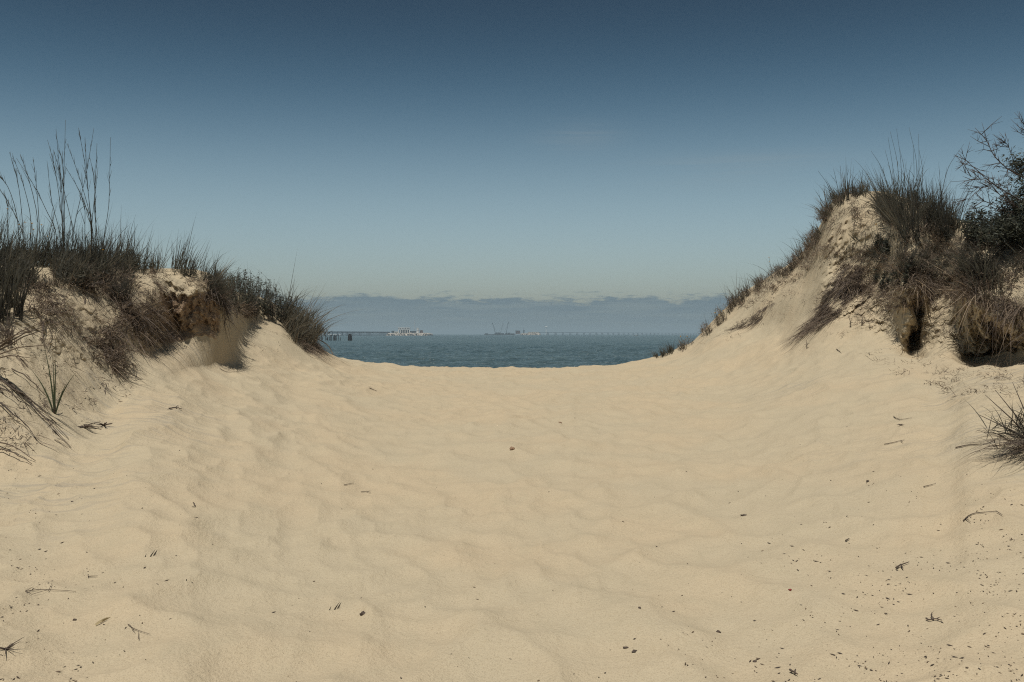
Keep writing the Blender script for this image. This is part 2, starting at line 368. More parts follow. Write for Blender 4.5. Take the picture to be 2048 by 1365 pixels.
# banks: drifts, slumps and crumbs
bank_w = sstep(T, 1.8, 2.3) * (1 - sstep(T, 5.2, 6)) * sstep(np.abs(PX - 985), 380, 560)
crest_keep = 1 - 0.6 * np.exp(-((T - 5) / 0.25) ** 2)
Z += bank_w * crest_keep * (0.10 * fbm(X * 0.9, Y * 0.9, 3, 41) + 0.05 * fbm(X * 3.0, Y * 3.0, 4, 43))
def bump1(v, c, wdt): return np.exp(-((v - c) / wdt) ** 2)
wall = sstep(T, 3.0, 3.15) * (1 - sstep(T, 3.85, 4.15))
zone = np.clip(sstep(PX, 300, 340) * (1 - sstep(PX, 425, 455)) + 0.85 * sstep(PX, 1630, 1690) * (1 - sstep(PX, 1745, 1790)) + sstep(PX, 1785, 1800) + 0.0, 0, 1)
zone *= 1 - 0.55 * bump1(PX, 1885, 28)
rough_w = sstep(T, 2.85, 3.15) * (1 - sstep(T, 4.2, 4.9)) * np.clip(zone + 0.55 * sstep(PX, 1600, 1660) + 0.5 * (1 - sstep(PX, 260, 330)), 0, 1)
n3 = fbm(X * 2.6, Y * 2.6, 5, 71, 0.55, Z * 2.6); n3b = fbm(X * 7, Y * 7, 4, 75, 0.6, Z * 7)
n3c = fbm(X * 17, Y * 17, 3, 79, .6, Z * 17)
push = rough_w * (0.26 * n3 + 0.15 * n3b + 0.05 * n3c)
Z += rough_w * (0.07 * n3b + 0.035 * n3c)
X += push * np.sin(th)[None]; Y += push * np.cos(th)[None]
# undercuts below the sod lip
und = (1 + .7 * n3b + .5 * n3c) * wall * zone * np.sin(np.clip((T - 3.0) / 1.0, 0, 1) * np.pi) ** 0.35
slot = np.exp(-((PX + 22 * n3 + 8 * n3b - 1834) / 12) ** 4) * 0.5 + bump1(PX, 1985, 55) * 0.34 + bump1(PX, 375, 40) * 0.06 + bump1(PX, 1710, 45) * 0.12
X += und * slot * np.sin(th)[None]; Y += und * slot * np.cos(th)[None]
soil = wall * np.clip(zone * (0.62 + 0.6 * n3 + 0.35 * slot) + 0.8 * sstep(PX, 310, 330) * (1 - sstep(PX, 430, 445)), 0, 1)
soil = np.maximum(soil, 0.9 * sstep(T + .10 * n3b, 2.72, 2.84) * (1 - sstep(T, 3.3, 3.5)) * sstep(PX, 318, 336) * (1 - sstep(PX, 425, 442)))
soil = np.clip(soil - 0.35 * sstep(PX, 1600, 1640) * wall * (1 - np.clip(slot, 0, 1)) - 0.6 * bump1(PX, 1880, 30) * wall, 0, 1)
ripple = sstep(np.abs(PX - 1000), 380, 620) * sstep(T, 1.25, 1.7) * (1 - sstep(T, 2.8, 3.2)) * sstep(fbm(X * 0.7, Y * 0.7, 2, 91), -0.25, 0.25)
NR, NC = X.shape
idx = np.arange(NR * NC).reshape(NR, NC)
quads = np.stack([idx[:-1, :-1], idx[:-1, 1:], idx[1:, 1:], idx[1:, :-1]], -1).reshape(-1, 4)
P3 = np.stack([X, Y, Z], -1)
ground = link('sand_ground', mesh('sand_ground', P3.reshape(-1, 3), [quads], M['sand'], True, {'soil': soil.ravel(), 'ripple': ripple.ravel()}))
tag(ground, 'pale trampled sand of the dune gap with its eroded banks', None, None, 'structure')
du = np.gradient(P3, axis=1); dv = np.gradient(P3, axis=0); NRM = np.cross(du, dv); NRM = nrm(NRM); NRM[NRM[..., 2] < -0.5] *= -1

# image-space lookup of the ground
IX = CX + F * P3[..., 0] / np.maximum(P3[..., 1], 0.05); IY = HOR + F * (EYE - P3[..., 2]) / np.maximum(P3[..., 1], 0.05)
r0, r1 = int(np.searchsorted(tt, 0.9)), int(np.searchsorted(tt, 5.0)) + 1
colpx = CX + F * np.tan(thc); front = np.where(np.abs(th) < R(50))[0]
def surf(px, py):
    """points on the ground seen at photograph pixels (px, py); rows above the skyline clamp to the crest"""
    px = np.atleast_1d(np.asarray(px, float)); py = np.atleast_1d(np.asarray(py, float))
    ci = front[np.clip(np.searchsorted(colpx[front], px), 0, len(front) - 1)]
    pos = np.zeros((len(px), 3)); nor = np.zeros((len(px), 3)); rr = np.zeros(len(px))
    for c in np.unique(ci):
        k = ci == c; yy = np.minimum.accumulate(IY[r0:r1, c]); yy = yy - np.arange(len(yy)) * 1e-6
        f = np.interp(-py[k], -yy, np.arange(r0, r1)); rr[k] = f; i = np.clip(f.astype(int), r0, r1 - 2); fr = (f - i)[:, None]
        pos[k] = P3[i, c] * (1 - fr) + P3[i + 1, c] * fr; nor[k] = NRM[i, c]
    return pos, nor
def in_poly(x, y, poly):
    p = np.asarray(poly, float); ins = np.zeros(len(x), bool); j = len(p) - 1
    for i in range(len(p)):
        c = ((p[i, 1] > y) != (p[j, 1] > y)) & (x < (p[j, 0] - p[i, 0]) * (y - p[i, 1]) / (p[j, 1] - p[i, 1] + 1e-9) + p[i, 0]); ins ^= c; j = i
    return ins
def sample(poly, n, clump=0.0, seed=0, scale=40.0):
    p = np.asarray(poly, float); lo, hi = p.min(0), p.max(0); ox, oy = [], []; tot = 0
    for _ in range(60):
        x = rng.uniform(lo[0], hi[0], n * 2); y = rng.uniform(lo[1], hi[1], n * 2); k = in_poly(x, y, poly)
        if clump: k &= rng.random(len(x)) < sstep(fbm(x / scale, y / scale, 3, seed + 200), -clump, clump * 0.6)
        ox.append(x[k]); oy.append(y[k]); tot += k.sum()
        if tot >= n: break
    return np.concatenate(ox)[:n], np.concatenate(oy)[:n]

# ------------------------------------------------------------------ sea
SEA = -3.5
dep = np.concatenate([np.geomspace(75, 125, 12)[:-1], np.geomspace(125, 900, 440), np.geomspace(900, 60000, 60)[1:]])
tan_ = np.concatenate([np.linspace(-2.2, -0.75, 16)[:-1], np.linspace(-0.75, -0.24, 40)[:-1], np.linspace(-0.24, 0.24, 480), np.linspace(0.24, 0.75, 40)[1:], np.linspace(0.75, 2.2, 16)[1:]])
SX = dep[:, None] * tan_[None]; SY = np.broadcast_to(dep[:, None], SX.shape)
fade = (1 - sstep(SY, 300, 900)) * sstep(SY, 75, 90)
wavh = 0.60 * fbm(SX / 4.2 + SY / 26, SY / 3.6, 4, 300, .6) + 0.22 * fbm(SX / 14.0, SY / 8.0, 2, 310)
SZ = SEA + fade * wavh
si = np.arange(SX.size).reshape(SX.shape); sq = np.stack([si[:-1, :-1], si[:-1, 1:], si[1:, 1:], si[1:, :-1]], -1).reshape(-1, 4)
sea = tag(link('sea_water', mesh('sea_water', np.stack([SX, SY, SZ], -1).reshape(-1, 3), [sq], M['sea'], True)), 'choppy blue grey bay water reaching the horizon', None, None, 'structure')
#__MORE__
W.cycles.sampling_method = 'MANUAL'; W.cycles.sample_map_resolution = 512
UP = np.array([0, 0, 1.0])
def rand_dir(n):
    a = rng.uniform(0, 2 * np.pi, n); return np.stack([np.cos(a), np.sin(a), np.zeros(n)], 1)
def downhill(nor):
    d = nor.copy(); d[:, 2] = 0; d = nrm(d); d[:, 2] = -np.sqrt(np.maximum(0, 1 - nor[:, 2] ** 2)) / np.maximum(nor[:, 2], 0.3); return nrm(d)
def spans(pos): return np.linalg.norm(pos - np.array([0, 0, EYE]), axis=1)

def shoots(x, y, per):
    """turn n sample points into bundles of about `per` blades; returns positions and one random number set per bundle"""
    n = len(x); m = max(1, n // per); own = rng.integers(0, m, n); j = rng.normal(0, 1.6, (n, 2))
    return x[:m][own] + j[:, 0], y[:m][own] + j[:, 1] * .6, own, m
def grass(mb, poly, n, h, wd=0.006, lean=(0.12, 0, 0), spread=0.35, curl=0.35, tint=(0.0, 0.7), clump=0.0, seed=0, segs=4, pts=None, scale=40, per=9, radial=0.0):
    """upright bundles of blades rooted on the ground inside an image polygon"""
    x, y = sample(poly, n, clump, seed, scale) if pts is None else pts
    x, y, own, m = shoots(x, y, per); pos, nor = surf(x, y); n = len(pos)
    pos = pos + rand_dir(n) * rng.uniform(0, 0.035, (n, 1)); pos[:, 2] -= 0.02
    bl = (rand_dir(m) * rng.uniform(0, spread * .8, (m, 1)))[own]; bh = rng.lognormal(0, .28, m)[own]; bt = rng.uniform(0, 1, m)[own]
    if radial: c = pos.mean(0); o = pos - c; o[:, 2] = 0; bl = bl + o / (np.abs(o).max() + 1e-6) * radial
    d0 = nrm(UP + 0.25 * nor + np.array(lean) + bl + rand_dir(n) * rng.uniform(0, spread * .8, (n, 1)))
    L = (h[0] + (h[1] - h[0]) * rng.uniform(0, 1, n) ** 1.6) * bh
    bd = (np.array(lean) * 1.2 + bl + rand_dir(n) * rng.uniform(0.1, 1, (n, 1)) * 0.8 - UP * 0.5) * (curl * rng.uniform(0.1, 1.6, n))[:, None]
    tn = np.clip(tint[0] + (tint[1] - tint[0]) * (.6 * bt + .4 * rng.random(n)) + (rng.random(n) < .05) * .35, 0, 1)
    v, q, t = blade_mesh(pos, d0, L, wd * rng.uniform(0.5, 1.5, n), bd, tn, segs)
    mb.add(v, [q], t)
def thatch(mb, poly, n, h, wd=0.006, out=0.5, tint=(0.0, 1.0), clump=0.0, seed=0, segs=3, drift=(0, 0, 0), up=0.35, hang=0.6, scale=40, pts=None, per=6, mess=.75):
    """dead blades lying over the slope or hanging from a lip, in untidy bundles"""
    x, y = sample(poly, n, clump, seed, scale) if pts is None else pts
    x, y, own, m = shoots(x, y, per); pos, nor = surf(x, y); n = len(pos); dh = downhill(nor)
    bl = (rand_dir(m) * rng.uniform(0, mess, (m, 1)))[own]; bt = rng.uniform(0, 1, m)[own]
    d0 = nrm(dh * (1 - up) + nor * out * rng.uniform(0.1, 1, (n, 1)) + UP * up + rand_dir(n) * .4 * mess + bl + np.array(drift))
    L = (h[0] + (h[1] - h[0]) * rng.uniform(0, 1, n) ** 1.5)
    bd = (-UP * hang + dh * 0.25 + np.array(drift) * 0.5 + rand_dir(n) * 0.35) * rng.uniform(0.2, 1.2, (n, 1))
    tn = np.clip(tint[0] + (tint[1] - tint[0]) * (.5 * bt + .5 * rng.random(n)), 0, 1)
    v, q, t = blade_mesh(pos - nor * 0.01, d0, L, wd * rng.uniform(0.5, 1.6, n), bd, tn, segs)
    mb.add(v, [q], t)
def bits(mb, poly, n, L=(.02, .07), wd=.008, lift=.06, tint=(0, 1), clump=.45, seed=0, up=.4, scale=40, per=14):
    """short stiff leaf and straw fragments in tangled heaps lying on the ground"""
    x, y = sample(poly, n, clump, seed, scale); x, y, own, m = shoots(x, y, per); pos, nor = surf(x, y); n = len(pos)
    pos = pos + rng.normal(0, .03, (n, 3)) * [1, 1, .3] + nor * (lift * rng.uniform(0, 1, n) ** 2)[:, None]
    d0 = nrm(rand_dir(n) + UP * rng.uniform(-.5, 1, (n, 1)) * up * 2 + nor * .3); bt = rng.uniform(0, 1, m)[own]
    v, q, t = blade_mesh(pos, d0, rng.uniform(L[0], L[1], n), wd * rng.uniform(.5, 1.4, n), rng.normal(0, .25, (n, 3)), np.clip(tint[0] + (tint[1] - tint[0]) * (.5 * bt + .5 * rng.random(n)), 0, 1), 2)
    mb.add(v, [q], t)
def thing_from(mb, name, mat, label, cat, group=None, kind=None, smooth=True):
    return tag(mb.build(name, mat, None, smooth), label, cat, group, kind)
def re_origin(o, p):
    """move a top-level mesh's origin to its base"""
    p = np.array(p, float); me = o.data; n = len(me.vertices); a = np.empty(n * 3, np.float32); me.vertices.foreach_get('co', a)
    me.vertices.foreach_set('co', (a.reshape(-1, 3) - p).astype(np.float32).ravel()); me.update(); o.location = p; return o
def sod(name, label, cat, parts, base=None, group=None):
    """a plant as an Empty at its base with named mesh parts; parts = [(name, MB, mat)]"""
    allv = np.concatenate([v for _, mb, _ in parts for v in mb.v])
    p = allv.mean(0); p[2] = allv[:, 2].min() if base is None else base
    e = empty(name, p); tag(e, label, cat, group)
    for nm, mb, mat in parts:
        o = mb.build(nm, mat, e, True); me = o.data; n = len(me.vertices); a = np.empty(n * 3, np.float32); me.vertices.foreach_get('co', a)
        me.vertices.foreach_set('co', (a.reshape(-1, 3) - p).astype(np.float32).ravel()); me.update()
        if nm in FINE: o['kind'] = 'stuff'
    return e
FINE = {'blades', 'leaves', 'hanging_blades', 'green_blades', 'upright_blades', 'dead_blades', 'grass_blades', 'stems', 'strands', 'petals', 'runners', 'twigs'}
def at(px, py, d): return np.array([(px - CX) / F * d, d, EYE - (py - HOR) / F * d])

# ================================================================== left bank vegetation
mb = MB()
CREST = [(-120, 520), (60, 515), (250, 517), (330, 528), (430, 550), (452, 590), (432, 580), (400, 560), (330, 547), (250, 560), (120, 575), (-120, 575)]
grass(mb, CREST, 2600, (.12, .40), .0085, (.16, -.02, 0), .6, .3, (0, .78), .35, 1)
grass(mb, [(-120, 518), (120, 520), (250, 518), (430, 548), (430, 560), (250, 540), (-120, 545)], 700, (.25, .58), .0085, (.24, -.02, 0), .35, .25, (0, .45), .35, 2, per=5)
XL = [(-520, 500), (-120, 520), (-120, 575), (-520, 600)]
grass(mb, XL, 1100, (.12, .42), .0085, (.16, -.02, 0), .6, .3, (0, .6), .35, 7); bits(mb, XL, 2600, (.03, .12), .009, .16, (0, .75), .5, 7, .8)
bits(mb, CREST, 9000, (.03, .12), .009, .16, (0, .75), .5, 1, .8)
thing_from(mb, 'beach_grass', M['grass'], 'dense dark dune grass covering the crest of the left bank', 'grass', None, 'stuff')
mb = MB()
LS = [(-60, 560), (150, 560), (260, 565), (300, 590), (310, 660), (300, 720), (200, 740), (120, 660), (40, 620), (-60, 640)]
thatch(mb, LS, 700, (.06, .26), .0075, .4, (0, 1), .45, 3, mess=1.2)
bits(mb, LS, 5200, (.02, .09), .008, .07, (0, 1), .42, 3)
LL = [(-60, 640), (120, 660), (230, 760), (280, 780), (200, 840), (110, 880), (-60, 930)]
thatch(mb, LL, 420, (.04, .22), .006, .15, (0, .75), .18, 4, scale=30, mess=1.2)
bits(mb, LL, 1500, (.015, .06), .006, .015, (0, .8), .15, 5, .15, 30, 8)
bits(mb, [(300, 550), (425, 568), (415, 590), (330, 588)], 330, (.02, .07), .008, .04, (.1, 1), .25, 5)
bits(mb, [(430, 700), (470, 650), (520, 640), (600, 690), (540, 725)], 160, (.015, .06), .006, .01, (0, .8), .2, 6, .15, 30, 6)
thing_from(mb, 'dead_grass_litter', M['straw'], 'dry brown grass litter strewn down the left sand slope', 'litter', None, 'stuff')

def stalk_mesh(mid_pts, d, r=0.0046, branch=True, seedy=0.6):
    """grass flower stalk through image points (px, py) at depth d, with a thin branching seed head"""
    k = np.array(mid_pts, float); P = np.array([at(a, b, d + dd) for (a, b), dd in zip(k, np.linspace(0, rng.uniform(-.15, .15), len(k)))])
    s_ = np.linspace(0, 1, len(P)); sm = np.linspace(0, 1, 12); P = pchip(s_, P, sm)
    mb = MB(); mb.tube(P, np.linspace(r, r * 0.35, 12), 4, rng.uniform(.05, .45))
    if branch:
        for q in range(rng.integers(8, 15)):
            f = rng.uniform(seedy, 0.97); i = int(f * 11); p = P[i] * (1 - (f * 11 - i)) + P[min(i + 1, 11)] * (f * 11 - i)
            tg = nrm(P[min(i + 1, 11)] - P[i - 1]); L = rng.uniform(.05, .16) * (1.15 - f)* 2.0
            dr = nrm(tg + rand_dir(1)[0] * rng.uniform(.12, .32)); b = np.array([p, p + dr * L * .5, p + dr * L + UP * L * .04])
            mb.tube(b, [r * .4, r * .38, r * .2], 3, .3)
    # a sheath leaf or two low on the stalk
    for q in range(2):
        i = rng.integers(1, 6); dr = nrm(nrm(P[i + 1] - P[i]) + rand_dir(1)[0] * .35)
        v, qd, t = blade_mesh(P[i][None], dr[None], rng.uniform(.15, .35), .006, (-UP * .35 + rand_dir(1)[0] * .3)[None], .3, 5); mb.add(v, [qd], t)
    return mb
def stalk_clump(label, stalks, d, foot):
    parts = [('stalk', stalk_mesh([(foot[0] + (st[0][0] - foot[0]) * .55, foot[1])] + list(st), d + rng.uniform(-.25, .25)), M['grass']) for st in stalks]
    bl = MB(); p0, n0 = surf([foot[0]], [foot[1]]); n = 160; c = at(foot[0], foot[1], d)
    pos = c + rng.normal(0, 1, (n, 3)) * [.10, .10, 0] - UP * .05
    v, q, t = blade_mesh(pos, nrm(UP + rand_dir(n) * rng.uniform(0, .3, (n, 1)) + [.08, 0, 0]), rng.uniform(.25, .65, n), .006, (rand_dir(n) * .3 - UP * .25) * rng.uniform(.2, 1.2, (n, 1)), rng.uniform(0, .5, n), 5)
    bl.add(v, [q], t); parts.append(('leaves', bl, M['grass']))
    return sod('tall_grass', label, 'grass', parts, None, 'tall seeding grass on the left crest')
stalk_clump('tallest dark grass clump on the left crest, its stalks nearly touching', [
    [(124, 480), (127, 380), (131, 240)], [(126, 475), (121, 370), (112, 258)], [(127, 475), (110, 340), (95, 280)], [(120, 474), (103, 400), (94, 322)],
    [(128, 470), (122, 360), (107, 300)], [(129, 470), (126, 330), (117, 300)], [(146, 470), (130, 390), (122, 350)], [(112, 466), (92, 420), (73, 380), (33, 317)]], 10.3, (124, 535))
stalk_clump('tall grass clump with crossing stalks, second from the right on the left crest', [
    [(146, 474), (173, 345), (188, 256)], [(183, 474), (172, 345), (157, 256)], [(186, 474), (176, 380), (170, 275)], [(183, 463), (190, 380), (194, 287)], [(192, 470), (188, 357), (180, 317)],
    [(182, 458), (163, 392), (131, 334)], [(184, 460), (165, 375), (134, 287)], [(194, 470), (189, 420), (196, 335)], [(170, 470), (170, 420), (158, 390)]], 10.5, (180, 538))
stalk_clump('loose tall grass clump leaning left near the left picture edge', [
    [(80, 477), (73, 373), (66, 315)], [(76, 455), (57, 357), (40, 308)], [(62, 451), (47, 371), (25, 312)], [(46, 463), (37, 371), (19, 305)], [(35, 440), (14, 371), (-4, 350)], [(46, 472), (21, 413), (-2, 376)],
    [(15, 470), (16, 420), (13, 405)]], 10.2, (50, 535))
stalk_clump('lone tall grass stalk standing rightmost on the left crest', [[(208, 478), (218, 404), (221, 275)]], 10.7, (204, 530))

# hanging and standing clumps of the left bank
mb = MB(); TP = [(140, 545), (300, 548), (325, 580), (290, 640), (250, 690), (232, 755), (200, 700), (170, 620)]
thatch(mb, TP, 620, (.10, .42), .008, .6, (0, .95), .35, 10, 4, (.10, -.1, 0), .25, .6, mess=1.1); bits(mb, TP, 3600, (.03, .11), .008, .12, (0, 1), .4, 10, .5)
mb2 = MB(); grass(mb2, [(140, 540), (320, 545), (300, 600), (180, 610)], 420, (.12, .34), .008, (.1, -.25, 0), .7, .45, (0, .5), .4, 11)
sod('grass_tussock', 'large drooping tussock of dark and straw blades spilling down the left slope', 'grass', [('hanging_blades', mb, M['straw']), ('green_blades', mb2, M['grass'])])
mb = MB(); TP = [(290, 592), (322, 612), (342, 690), (320, 698), (280, 660), (268, 615)]
thatch(mb, TP, 200, (.08, .30), .008, .4, (0, .9), .3, 12, 4, (.05, 0, 0), .15, .6, mess=1.1); bits(mb, TP, 1100, (.03, .10), .008, .10, (0, 1), .35, 12)
sod('dead_grass_clump', 'brown dead grass clump hanging left of the dark hollow in the left bank', 'grass', [('blades', mb, M['straw'])])
def hanging(label, lip, n, L, tint=(0, .8), name='hanging_roots', wd=.005, outw=.25, drift=(0, 0, 0), mat='straw', leaves=0):
    """strands hanging from points along an image polyline lying on the lip"""
    n = int(n * .42); wd = wd * 1.35
    k = np.array(lip, float); s_ = np.linspace(0, 1, len(k)); m = max(4, n // 9); u = np.clip(rng.random(m)[rng.integers(0, m, n)] + rng.normal(0, .012, n), 0, 1)
    x = np.interp(u, s_, k[:, 0]) + rng.normal(0, 3, n); y = np.interp(u, s_, k[:, 1]) + rng.normal(0, 7, n)
    pos, nor = surf(x, y); o = nor.copy(); o[:, 2] = 0; o = nrm(o)
    toward = nrm(np.array([0, -1.0, 0]) + o * .5)
    d0 = nrm(toward * rng.uniform(.1, 1, (n, 1)) * outw * 3 + UP * rng.uniform(-.9, .5, (n, 1)) + rand_dir(n) * .55 + np.array(drift))
    mb = MB(); v, q, t = blade_mesh(pos + toward * rng.uniform(0, .14, (n, 1)), d0, L[0] * .5 + (L[1] - L[0] * .5) * rng.random(n) ** 1.8, wd * rng.uniform(.5, 1.5, n), -UP * rng.uniform(.1, .8, (n, 1)) + rand_dir(n) * .22, rng.uniform(tint[0], tint[1], n), 5); mb.add(v, [q], t)
    kx = [(a, b - 10) for a, b in lip] + [(a, b + 22) for a, b in lip[::-1]]; bits(mb, kx, n * 3, (.02, .08), .007, .10, tint, 0, 0, .3)
    return sod(name, label, 'roots' if 'root' in name else 'grass', [('strands', mb, M[mat])])
hanging('brown root fringe hanging over the dark hollow in the left bank', [(315, 590), (350, 586), (400, 590), (425, 598)], 230, (.03, .13), (0, .6))
hanging('dark curtain of roots and dead grass at the right corner of the left hollow', [(418, 570), (436, 590), (448, 610), (446, 630)], 800, (.10, .36), (0, .55), 'hanging_roots', .0055, .35, (.05, 0, 0))
mb = MB(); grass(mb, [(395, 545), (445, 560), (460, 610), (435, 610), (415, 580)], 800, (.12, .32), .006, (.2, -.1, 0), .5, .6, (0, .6), 0)
sod('grass_tussock', 'shaggy grass tussock on the corner above the left hollow', 'grass', [('blades', mb, M['grass'])])
# bushy green growth and the arching clump at the seaward end
def leafy(poly, n, h, leaves, tint=(0, 1), stems=60, lean=(0, 0, 0), size=.02):
    x, y = sample(poly, stems, 0, 0); pos, nor = surf(x, y); st = MB(); lf = MB()
    for p in pos:
        H = rng.uniform(h[0], h[1]); dr = nrm(UP + rand_dir(1)[0] * rng.uniform(0, .55) + np.array(lean)); tip = p + dr * H; mid = p + dr * H * .5 + rand_dir(1)[0] * H * .06
        st.tube(np.array([p - UP * .03, mid, tip]), [.004, .003, .0015], 4, .2)
        m = int(leaves * rng.uniform(.6, 1.3)); f = rng.uniform(.2, 1.02, m); pts_ = p + (tip - p) * f[:, None] + rand_dir(m) * rng.uniform(0, .03, (m, 1)) * H * 3
        d0 = nrm(rand_dir(m) + UP * rng.uniform(-.1, .9, (m, 1)))
        v, q, t = blade_mesh(pts_, d0, rng.uniform(.5, 1.3, m) * size * 2.2, size * rng.uniform(.35, .8, m), -UP * rng.uniform(0, .5, (m, 1)), rng.uniform(tint[0], tint[1], m), 3, rng.uniform(0, np.pi, m)); lf.add(v, [q], t)
    return st, lf
st, lf = leafy([(455, 575), (520, 585), (560, 610), (590, 640), (560, 650), (520, 640), (470, 640), (450, 610)], 0, (.15, .42), 46, (0, .9), 170, (.05, 0, 0), .020)
tw = MB(); grass(tw, [(455, 575), (520, 590), (570, 620), (540, 640), (470, 630)], 500, (.2, .5), .004, (.1, 0, 0), .6, .5, (0, .5), 0)
sod('bush', 'low dark green bush on the left bank before the arching grass clump', 'bush', [('stems', st, M['bark']), ('leaves', lf, M['leaf']), ('grass_blades', tw, M['grass'])])
mb = MB(); thatch(mb, [(462, 615), (530, 612), (540, 640), (470, 642)], 260, (.05, .2), .009, .5, (.3, 1), .2, 14, mess=1.2); bits(mb, [(462, 610), (530, 608), (545, 640), (470, 644)], 1500, (.03, .1), .009, .08, (.2, 1), .2, 14)
sod('dead_grass_clump', 'pale grey matted straw below the low green bush on the left', 'grass', [('blades', mb, M['straw'])])
up_, dn_ = MB(), MB()
grass(up_, [(560, 620), (600, 640), (628, 675), (620, 700), (590, 690), (560, 650)], 620, (.25, .85), .011, (.24, -.05, 0), .5, .55, (.0, .9), 0, 15, 6)
bits(up_, [(560, 620), (600, 640), (628, 675), (620, 700), (590, 690), (560, 650)], 2200, (.05, .18), .011, .3, (0, .9), 0, 15, .7)
thatch(dn_, [(575, 640), (605, 650), (632, 690), (640, 706), (612, 706), (585, 680)], 420, (.2, .55), .010, .6, (.15, 1), 0, 16, 5, (.25, -.2, 0), .2, .7)
sod('grass_tussock', 'arching brown grass tussock at the seaward end of the left bank, beside the water', 'grass', [('upright_blades', up_, M['grass']), ('hanging_blades', dn_, M['straw'])])
# edge clump, spiky plant, stalk bundles
mb = MB(); grass(mb, [(-40, 612), (40, 615), (48, 640), (20, 650), (-40, 650)], 260, (.2, .7), .008, (-.02, 0, 0), .28, .2, (0, .45), 0)
sod('grass_tussock', 'dark upright reed tussock at the left picture edge halfway down the bank', 'grass', [('blades', mb, M['grass'])])
mb = MB(); grass(mb, [(-40, 660), (25, 665), (30, 690), (-40, 700)], 260, (.10, .25), .006, (0, -.2, 0), .6, .7, (0, .5), 0)
sod('grass_tussock', 'small flattened tussock at the left picture edge under the reeds', 'grass', [('blades', mb, M['straw'])])
parts = []
for a, b in (((-20, 706), (122, 642)), ((-20, 712), (118, 650)), ((-20, 716), (98, 690)), ((-20, 722), (60, 716)), ((-15, 704), (95, 640)), ((-20, 700), (70, 660))):
    p = at(a[0], a[1], 7.6); q = at(b[0], b[1], 7.3); m_ = MB(); m_.tube(np.array([p, (p + q) / 2 + UP * .03, q]), [.006, .0045, .002], 5, rng.uniform(.2, .7)); parts.append(('reed', m_, M['straw']))
sod('dead_reed_bundle', 'bundle of long dead reeds sticking out from the left picture edge', 'grass', parts)
parts = []
for a, b, h_ in (((-20, 745), (135, 880), .02), ((-20, 760), (110, 850), .05), ((-20, 800), (70, 880), .03), ((10, 760), (140, 900), .02), ((-20, 775), (60, 830), .05), ((-20, 890), (70, 925), .04), ((-10, 905), (62, 932), .03), ((20, 740), (90, 800), .03)):
    k = np.linspace(0, 1, 7); pp, nn = surf(a[0] + (b[0] - a[0]) * k, a[1] + (b[1] - a[1]) * k + rng.normal(0, 2, 7)); m_ = MB(); m_.tube(pp + nn * .012 + UP * (np.sin(k * np.pi) * h_)[:, None], np.linspace(.006, .002, 7), 5, rng.uniform(0, .7)); parts.append(('reed', m_, M['straw']))
sod('dead_reeds', 'long dead reeds lying down the lower left slope', 'grass', parts)
p, n_ = surf([108], [828]); p = p[0]; parts = []
for (tx, ty), w_ in (((58, 735), .014), ((86, 685), .014), ((105, 700), .014), ((112, 712), .014), ((155, 742), .013), ((135, 762), .011)):
    d = p[1] - .05; tip = at(tx, ty, d); root = p - UP * .03; L = np.linalg.norm(tip - root); bend = np.array([(tx - 108) * .004, 0, -.0042 * abs(tx - 108)])
    bl = MB(); v, q, t = blade_mesh(root[None], ((tip - root) / L - bend)[None], L, w_, bend[None], rng.uniform(.3, .8), 8, np.array([rng.uniform(-.4, .4)])); bl.add(v, [q], t); parts.append(('blade', bl, M['green']))
sh = MB(); sh.tube(np.array([p - UP * .05, p + UP * .06, p + UP * .10]), [.010, .009, .005], 7, .3); parts.append(('sheath', sh, M['twig']))
sod('spiky_plant', 'young green spiky plant with a few long blades on the lower left slope', 'plant', parts)
def tangle(name, label, px, py, size, n, mat='twig', r=.0035, flat_=.5):
    p, n_ = surf([px], [py]); p = p[0]; mb = MB()
    for _ in range(n):
        a = rng.uniform(0, 2 * np.pi); el = rng.uniform(0, flat_); L = size * rng.uniform(.5, 1.1); d = np.array([math.cos(a), math.sin(a) * .8, el]); d /= np.linalg.norm(d); b = rand_dir(1)[0] * L * .25
        mb.tube(np.array([p + UP * .006 - d * L * .15, p + d * L * .45 + b * .4, p + d * L + b - UP * L * .12]), [r, r * .8, r * .35], 4, rng.random())
    return re_origin(thing_from(mb, name, M[mat], label, 'weed' if 'weed' in name else 'twig'), p)
tangle('dried_weed', 'dark curled dried weed right of the spiky plant', 207, 852, .10, 9, 'twig', .005)
tangle('dried_weed', 'dark branching dried weed just below the spiky plant', 165, 855, .16, 11, 'twig', .005, .3)
tangle('dried_weed', 'spidery dark dried weed at the left edge low in the picture', 12, 1300, .06, 12, 'twig', .002, .9)

